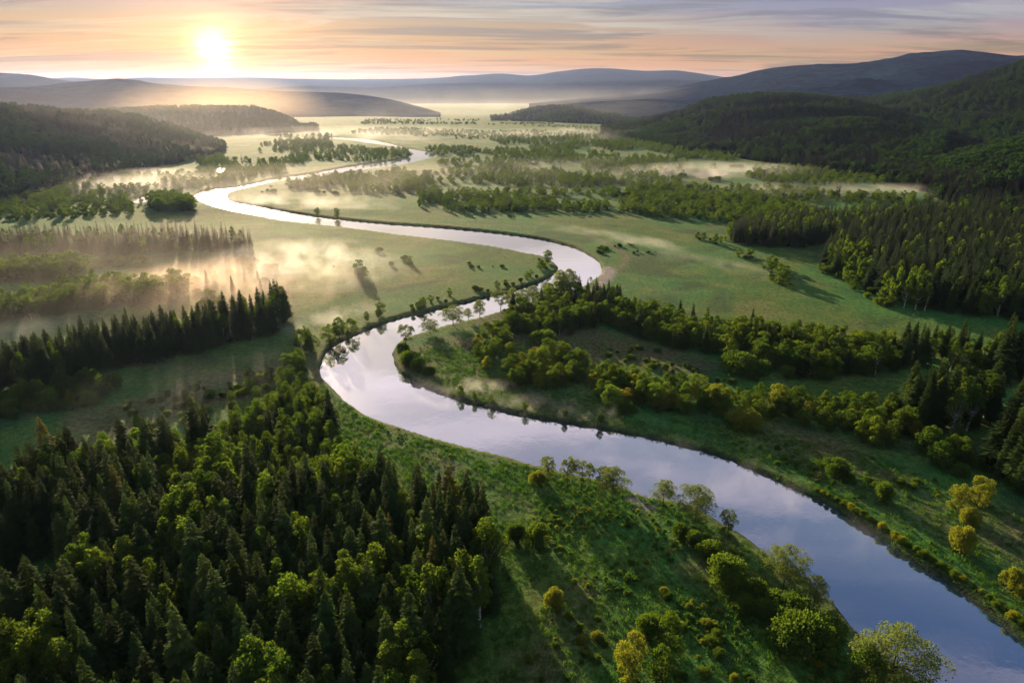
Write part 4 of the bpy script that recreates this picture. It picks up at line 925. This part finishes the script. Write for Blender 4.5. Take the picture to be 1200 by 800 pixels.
# ------------------------------------------------------------------ air, sun and sky
SUN_AZ, SUN_EL = R(-21.8), R(11.0)
hm, hnt = nodes("haze")
hv = N(hnt, "ShaderNodeVolumePrincipled"); hv.inputs['Color'].default_value = (.42, .55, 1.0, 1); hv.inputs['Density'].default_value = .000018; hv.inputs['Anisotropy'].default_value = .55
hnt.links.new(hv.outputs[0], N(hnt, "ShaderNodeOutputMaterial").inputs['Volume'])
bx = [(x, y, z) for z in (-7, max(float(q[2].max()) for q in HILLS.values()) + 25) for x, y in ((-15500, -15500), (15500, -15500), (15500, 15500), (-15500, 15500))]
link("haze", mesh_np("haze", bx, [(3, 2, 1, 0), (4, 5, 6, 7), (0, 1, 5, 4), (1, 2, 6, 5), (2, 3, 7, 6), (3, 0, 4, 7)], [hm]), None, kind='stuff', label="pale morning haze filling the whole valley", category="haze")

sun_d = bpy.data.lights.new("sun", 'SUN'); sun_d.energy = 5.0; sun_d.angle = R(.6); sun_d.color = (1.0, .76, .46)
sun = link("sun", sun_d)
sd = Vector((math.sin(SUN_AZ) * math.cos(SUN_EL), math.cos(SUN_AZ) * math.cos(SUN_EL), math.sin(SUN_EL)))
sun.rotation_euler = (-sd).to_track_quat('-Z', 'Y').to_euler()
sun.location = sd * 3000

w = bpy.data.worlds.new("World"); SC.world = w; w.use_nodes = True
nt = w.node_tree; nt.nodes.clear()
sky = N(nt, "ShaderNodeTexSky", sky_type='NISHITA', sun_disc=False); sky.sun_elevation = SUN_EL; sky.sun_rotation = SUN_AZ
sky.air_density = 1.0; sky.dust_density = 1.5; sky.ozone_density = 1.5; sky.altitude = 100
tc = N(nt, "ShaderNodeTexCoord"); D = tc.outputs['Generated']
sx = N(nt, "ShaderNodeSeparateXYZ"); nt.links.new(D, sx.inputs[0])
zc = math_n(nt, 'MAXIMUM', sx.outputs['Z'], 0.0)
zz = math_n(nt, 'ADD', zc, .045)
cv = N(nt, "ShaderNodeCombineXYZ")
nt.links.new(math_n(nt, 'DIVIDE', sx.outputs['X'], zz), cv.inputs[0]); nt.links.new(math_n(nt, 'DIVIDE', sx.outputs['Y'], zz), cv.inputs[1])
mp = N(nt, "ShaderNodeMapping"); mp.inputs['Scale'].default_value = (.22, .55, 1); mp.inputs['Rotation'].default_value = (0, 0, R(8)); nt.links.new(cv.outputs[0], mp.inputs[0])
n1 = noise(nt, mp.outputs[0], 1.5, 8, .62, .7); n2 = noise(nt, mp.outputs[0], .42, 4, .55, .3)
cl = math_n(nt, 'MULTIPLY', ramp(nt, n1, [(.48, 0.0), (.60, 1.0)]), ramp(nt, n2, [(.36, .25), (.58, 1.0)]))
# nearness to the visible sun, low on the horizon
vs_el = R(2.3)
vs = (math.sin(SUN_AZ) * math.cos(vs_el), math.cos(SUN_AZ) * math.cos(vs_el), math.sin(vs_el))
dp = N(nt, "ShaderNodeVectorMath", operation='DOT_PRODUCT'); nt.links.new(D, dp.inputs[0]); dp.inputs[1].default_value = vs
ang = math_n(nt, 'ARCCOSINE', math_n(nt, 'MINIMUM', dp.outputs['Value'], .9999999))
glow = lambda s, p: math_n(nt, 'EXPONENT', math_n(nt, 'MULTIPLY', math_n(nt, 'POWER', math_n(nt, 'DIVIDE', ang, R(s)), p), -1.0))
hv2 = N(nt, "ShaderNodeCombineXYZ"); nt.links.new(sx.outputs['X'], hv2.inputs[0]); nt.links.new(sx.outputs['Y'], hv2.inputs[1])
hn = N(nt, "ShaderNodeVectorMath", operation='NORMALIZE'); nt.links.new(hv2.outputs[0], hn.inputs[0])
hd = N(nt, "ShaderNodeVectorMath", operation='DOT_PRODUCT'); nt.links.new(hn.outputs[0], hd.inputs[0]); hd.inputs[1].default_value = (math.sin(SUN_AZ), math.cos(SUN_AZ), 0)
side = ramp(nt, math_n(nt, 'MULTIPLY_ADD', hd.outputs['Value'], .5, .5), [(.35, 0.0), (.86, .45), (.985, 1.0)])
el = math_n(nt, 'DIVIDE', math_n(nt, 'ARCSINE', zc), R(90))
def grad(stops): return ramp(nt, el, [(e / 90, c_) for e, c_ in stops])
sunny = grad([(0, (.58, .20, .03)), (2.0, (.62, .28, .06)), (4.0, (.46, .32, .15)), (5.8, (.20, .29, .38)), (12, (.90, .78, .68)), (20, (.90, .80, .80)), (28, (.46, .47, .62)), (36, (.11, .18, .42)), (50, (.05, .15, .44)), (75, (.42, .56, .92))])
shady = grad([(0, (.58, .26, .12)), (2.0, (.42, .27, .22)), (3.6, (.15, .21, .42)), (6, (.085, .19, .46)), (12, (.42, .44, .60)), (20, (.50, .50, .66)), (28, (.28, .33, .54)), (36, (.065, .13, .38)), (50, (.045, .13, .42)), (75, (.40, .54, .92))])  # topmost stop of both ramps brightened, out of view, as added fill for the ground
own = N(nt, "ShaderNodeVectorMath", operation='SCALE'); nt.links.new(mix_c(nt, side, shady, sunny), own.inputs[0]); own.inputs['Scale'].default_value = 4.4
soft = N(nt, "ShaderNodeVectorMath", operation='MINIMUM'); nt.links.new(sky.outputs[0], soft.inputs[0]); soft.inputs[1].default_value = (3.2, 1.8, .9)
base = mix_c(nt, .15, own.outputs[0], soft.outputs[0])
ccol = mix_c(nt, side, (1.35, 1.45, 1.9), (2.75, 2.35, 1.75))
gold = ramp(nt, zc, [(0.0, (1.0, .62, .20)), (.045, (1.0, .78, .44)), (.072, (.92, .96, .96)), (.13, (1.0, 1.0, 1.0))])
ccol = mix_c(nt, 1.0, ccol, gold, 'MULTIPLY')
dark = mix_c(nt, side, (.72, .88, 1.4), (1.15, 1.0, .92))
dark = mix_c(nt, 1.0, dark, gold, 'MULTIPLY')
n3 = noise(nt, mp.outputs[0], 1.05, 7, .6, 1.0)
low = ramp(nt, zc, [(.20, 1.0), (.45, .12)])
c = mix_c(nt, math_n(nt, 'MULTIPLY', math_n(nt, 'MULTIPLY', ramp(nt, n3, [(.49, 0.0), (.58, 1.0)]), .75), low), base, dark)
c = mix_c(nt, math_n(nt, 'MULTIPLY', math_n(nt, 'MULTIPLY', cl, .85), low), c, ccol)
n4 = noise(nt, mp.outputs[0], 5.5, 5, .6, .9)
high = math_n(nt, 'MULTIPLY', ramp(nt, n4, [(.46, 0.0), (.66, 1.0)]), ramp(nt, zc, [(.16, 0.0), (.32, 1.0)]))
c = mix_c(nt, math_n(nt, 'MULTIPLY', high, .92), c, mix_c(nt, side, (2.2, 1.85, 2.5), (4.3, 3.6, 3.9)))
def addc(a, f, col):
    s = N(nt, "ShaderNodeVectorMath", operation='SCALE'); s.inputs[0].default_value = col; nt.links.new(f, s.inputs['Scale'])
    q = N(nt, "ShaderNodeVectorMath", operation='ADD'); nt.links.new(a, q.inputs[0]); nt.links.new(s.outputs[0], q.inputs[1]); return q.outputs[0]
veil = math_n(nt, 'SUBTRACT', 1.0, math_n(nt, 'MULTIPLY', ramp(nt, n3, [(.46, 0.0), (.58, 1.0)]), .8))
c = addc(c, math_n(nt, 'MULTIPLY', glow(.55, 1.1), veil), (44, 34, 20))
c = addc(c, glow(5.2, 1.0), (4.2, 1.9, .45))
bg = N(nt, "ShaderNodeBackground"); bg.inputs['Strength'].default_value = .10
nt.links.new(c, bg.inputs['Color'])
nt.links.new(bg.outputs[0], N(nt, "ShaderNodeOutputWorld").inputs[0])

# ------------------------------------------------------------------ picture
SC.view_settings.view_transform = 'Standard'; SC.view_settings.look = 'None'; SC.view_settings.gamma = 1.0; SC.view_settings.exposure = 1.42
cy = SC.cycles
SC.render.engine = 'CYCLES'
cy.use_denoising = True
try: cy.denoiser = 'OPENIMAGEDENOISE'; cy.denoising_input_passes = 'RGB_ALBEDO_NORMAL'
except Exception: pass
cy.max_bounces = 5; cy.diffuse_bounces = 2; cy.glossy_bounces = 2; cy.transmission_bounces = 3; cy.transparent_max_bounces = 8; cy.volume_bounces = 1
cy.volume_step_rate = 1.0; cy.volume_max_steps = 96
cy.sample_clamp_indirect = 6.0; cy.caustics_reflective = False; cy.caustics_refractive = False
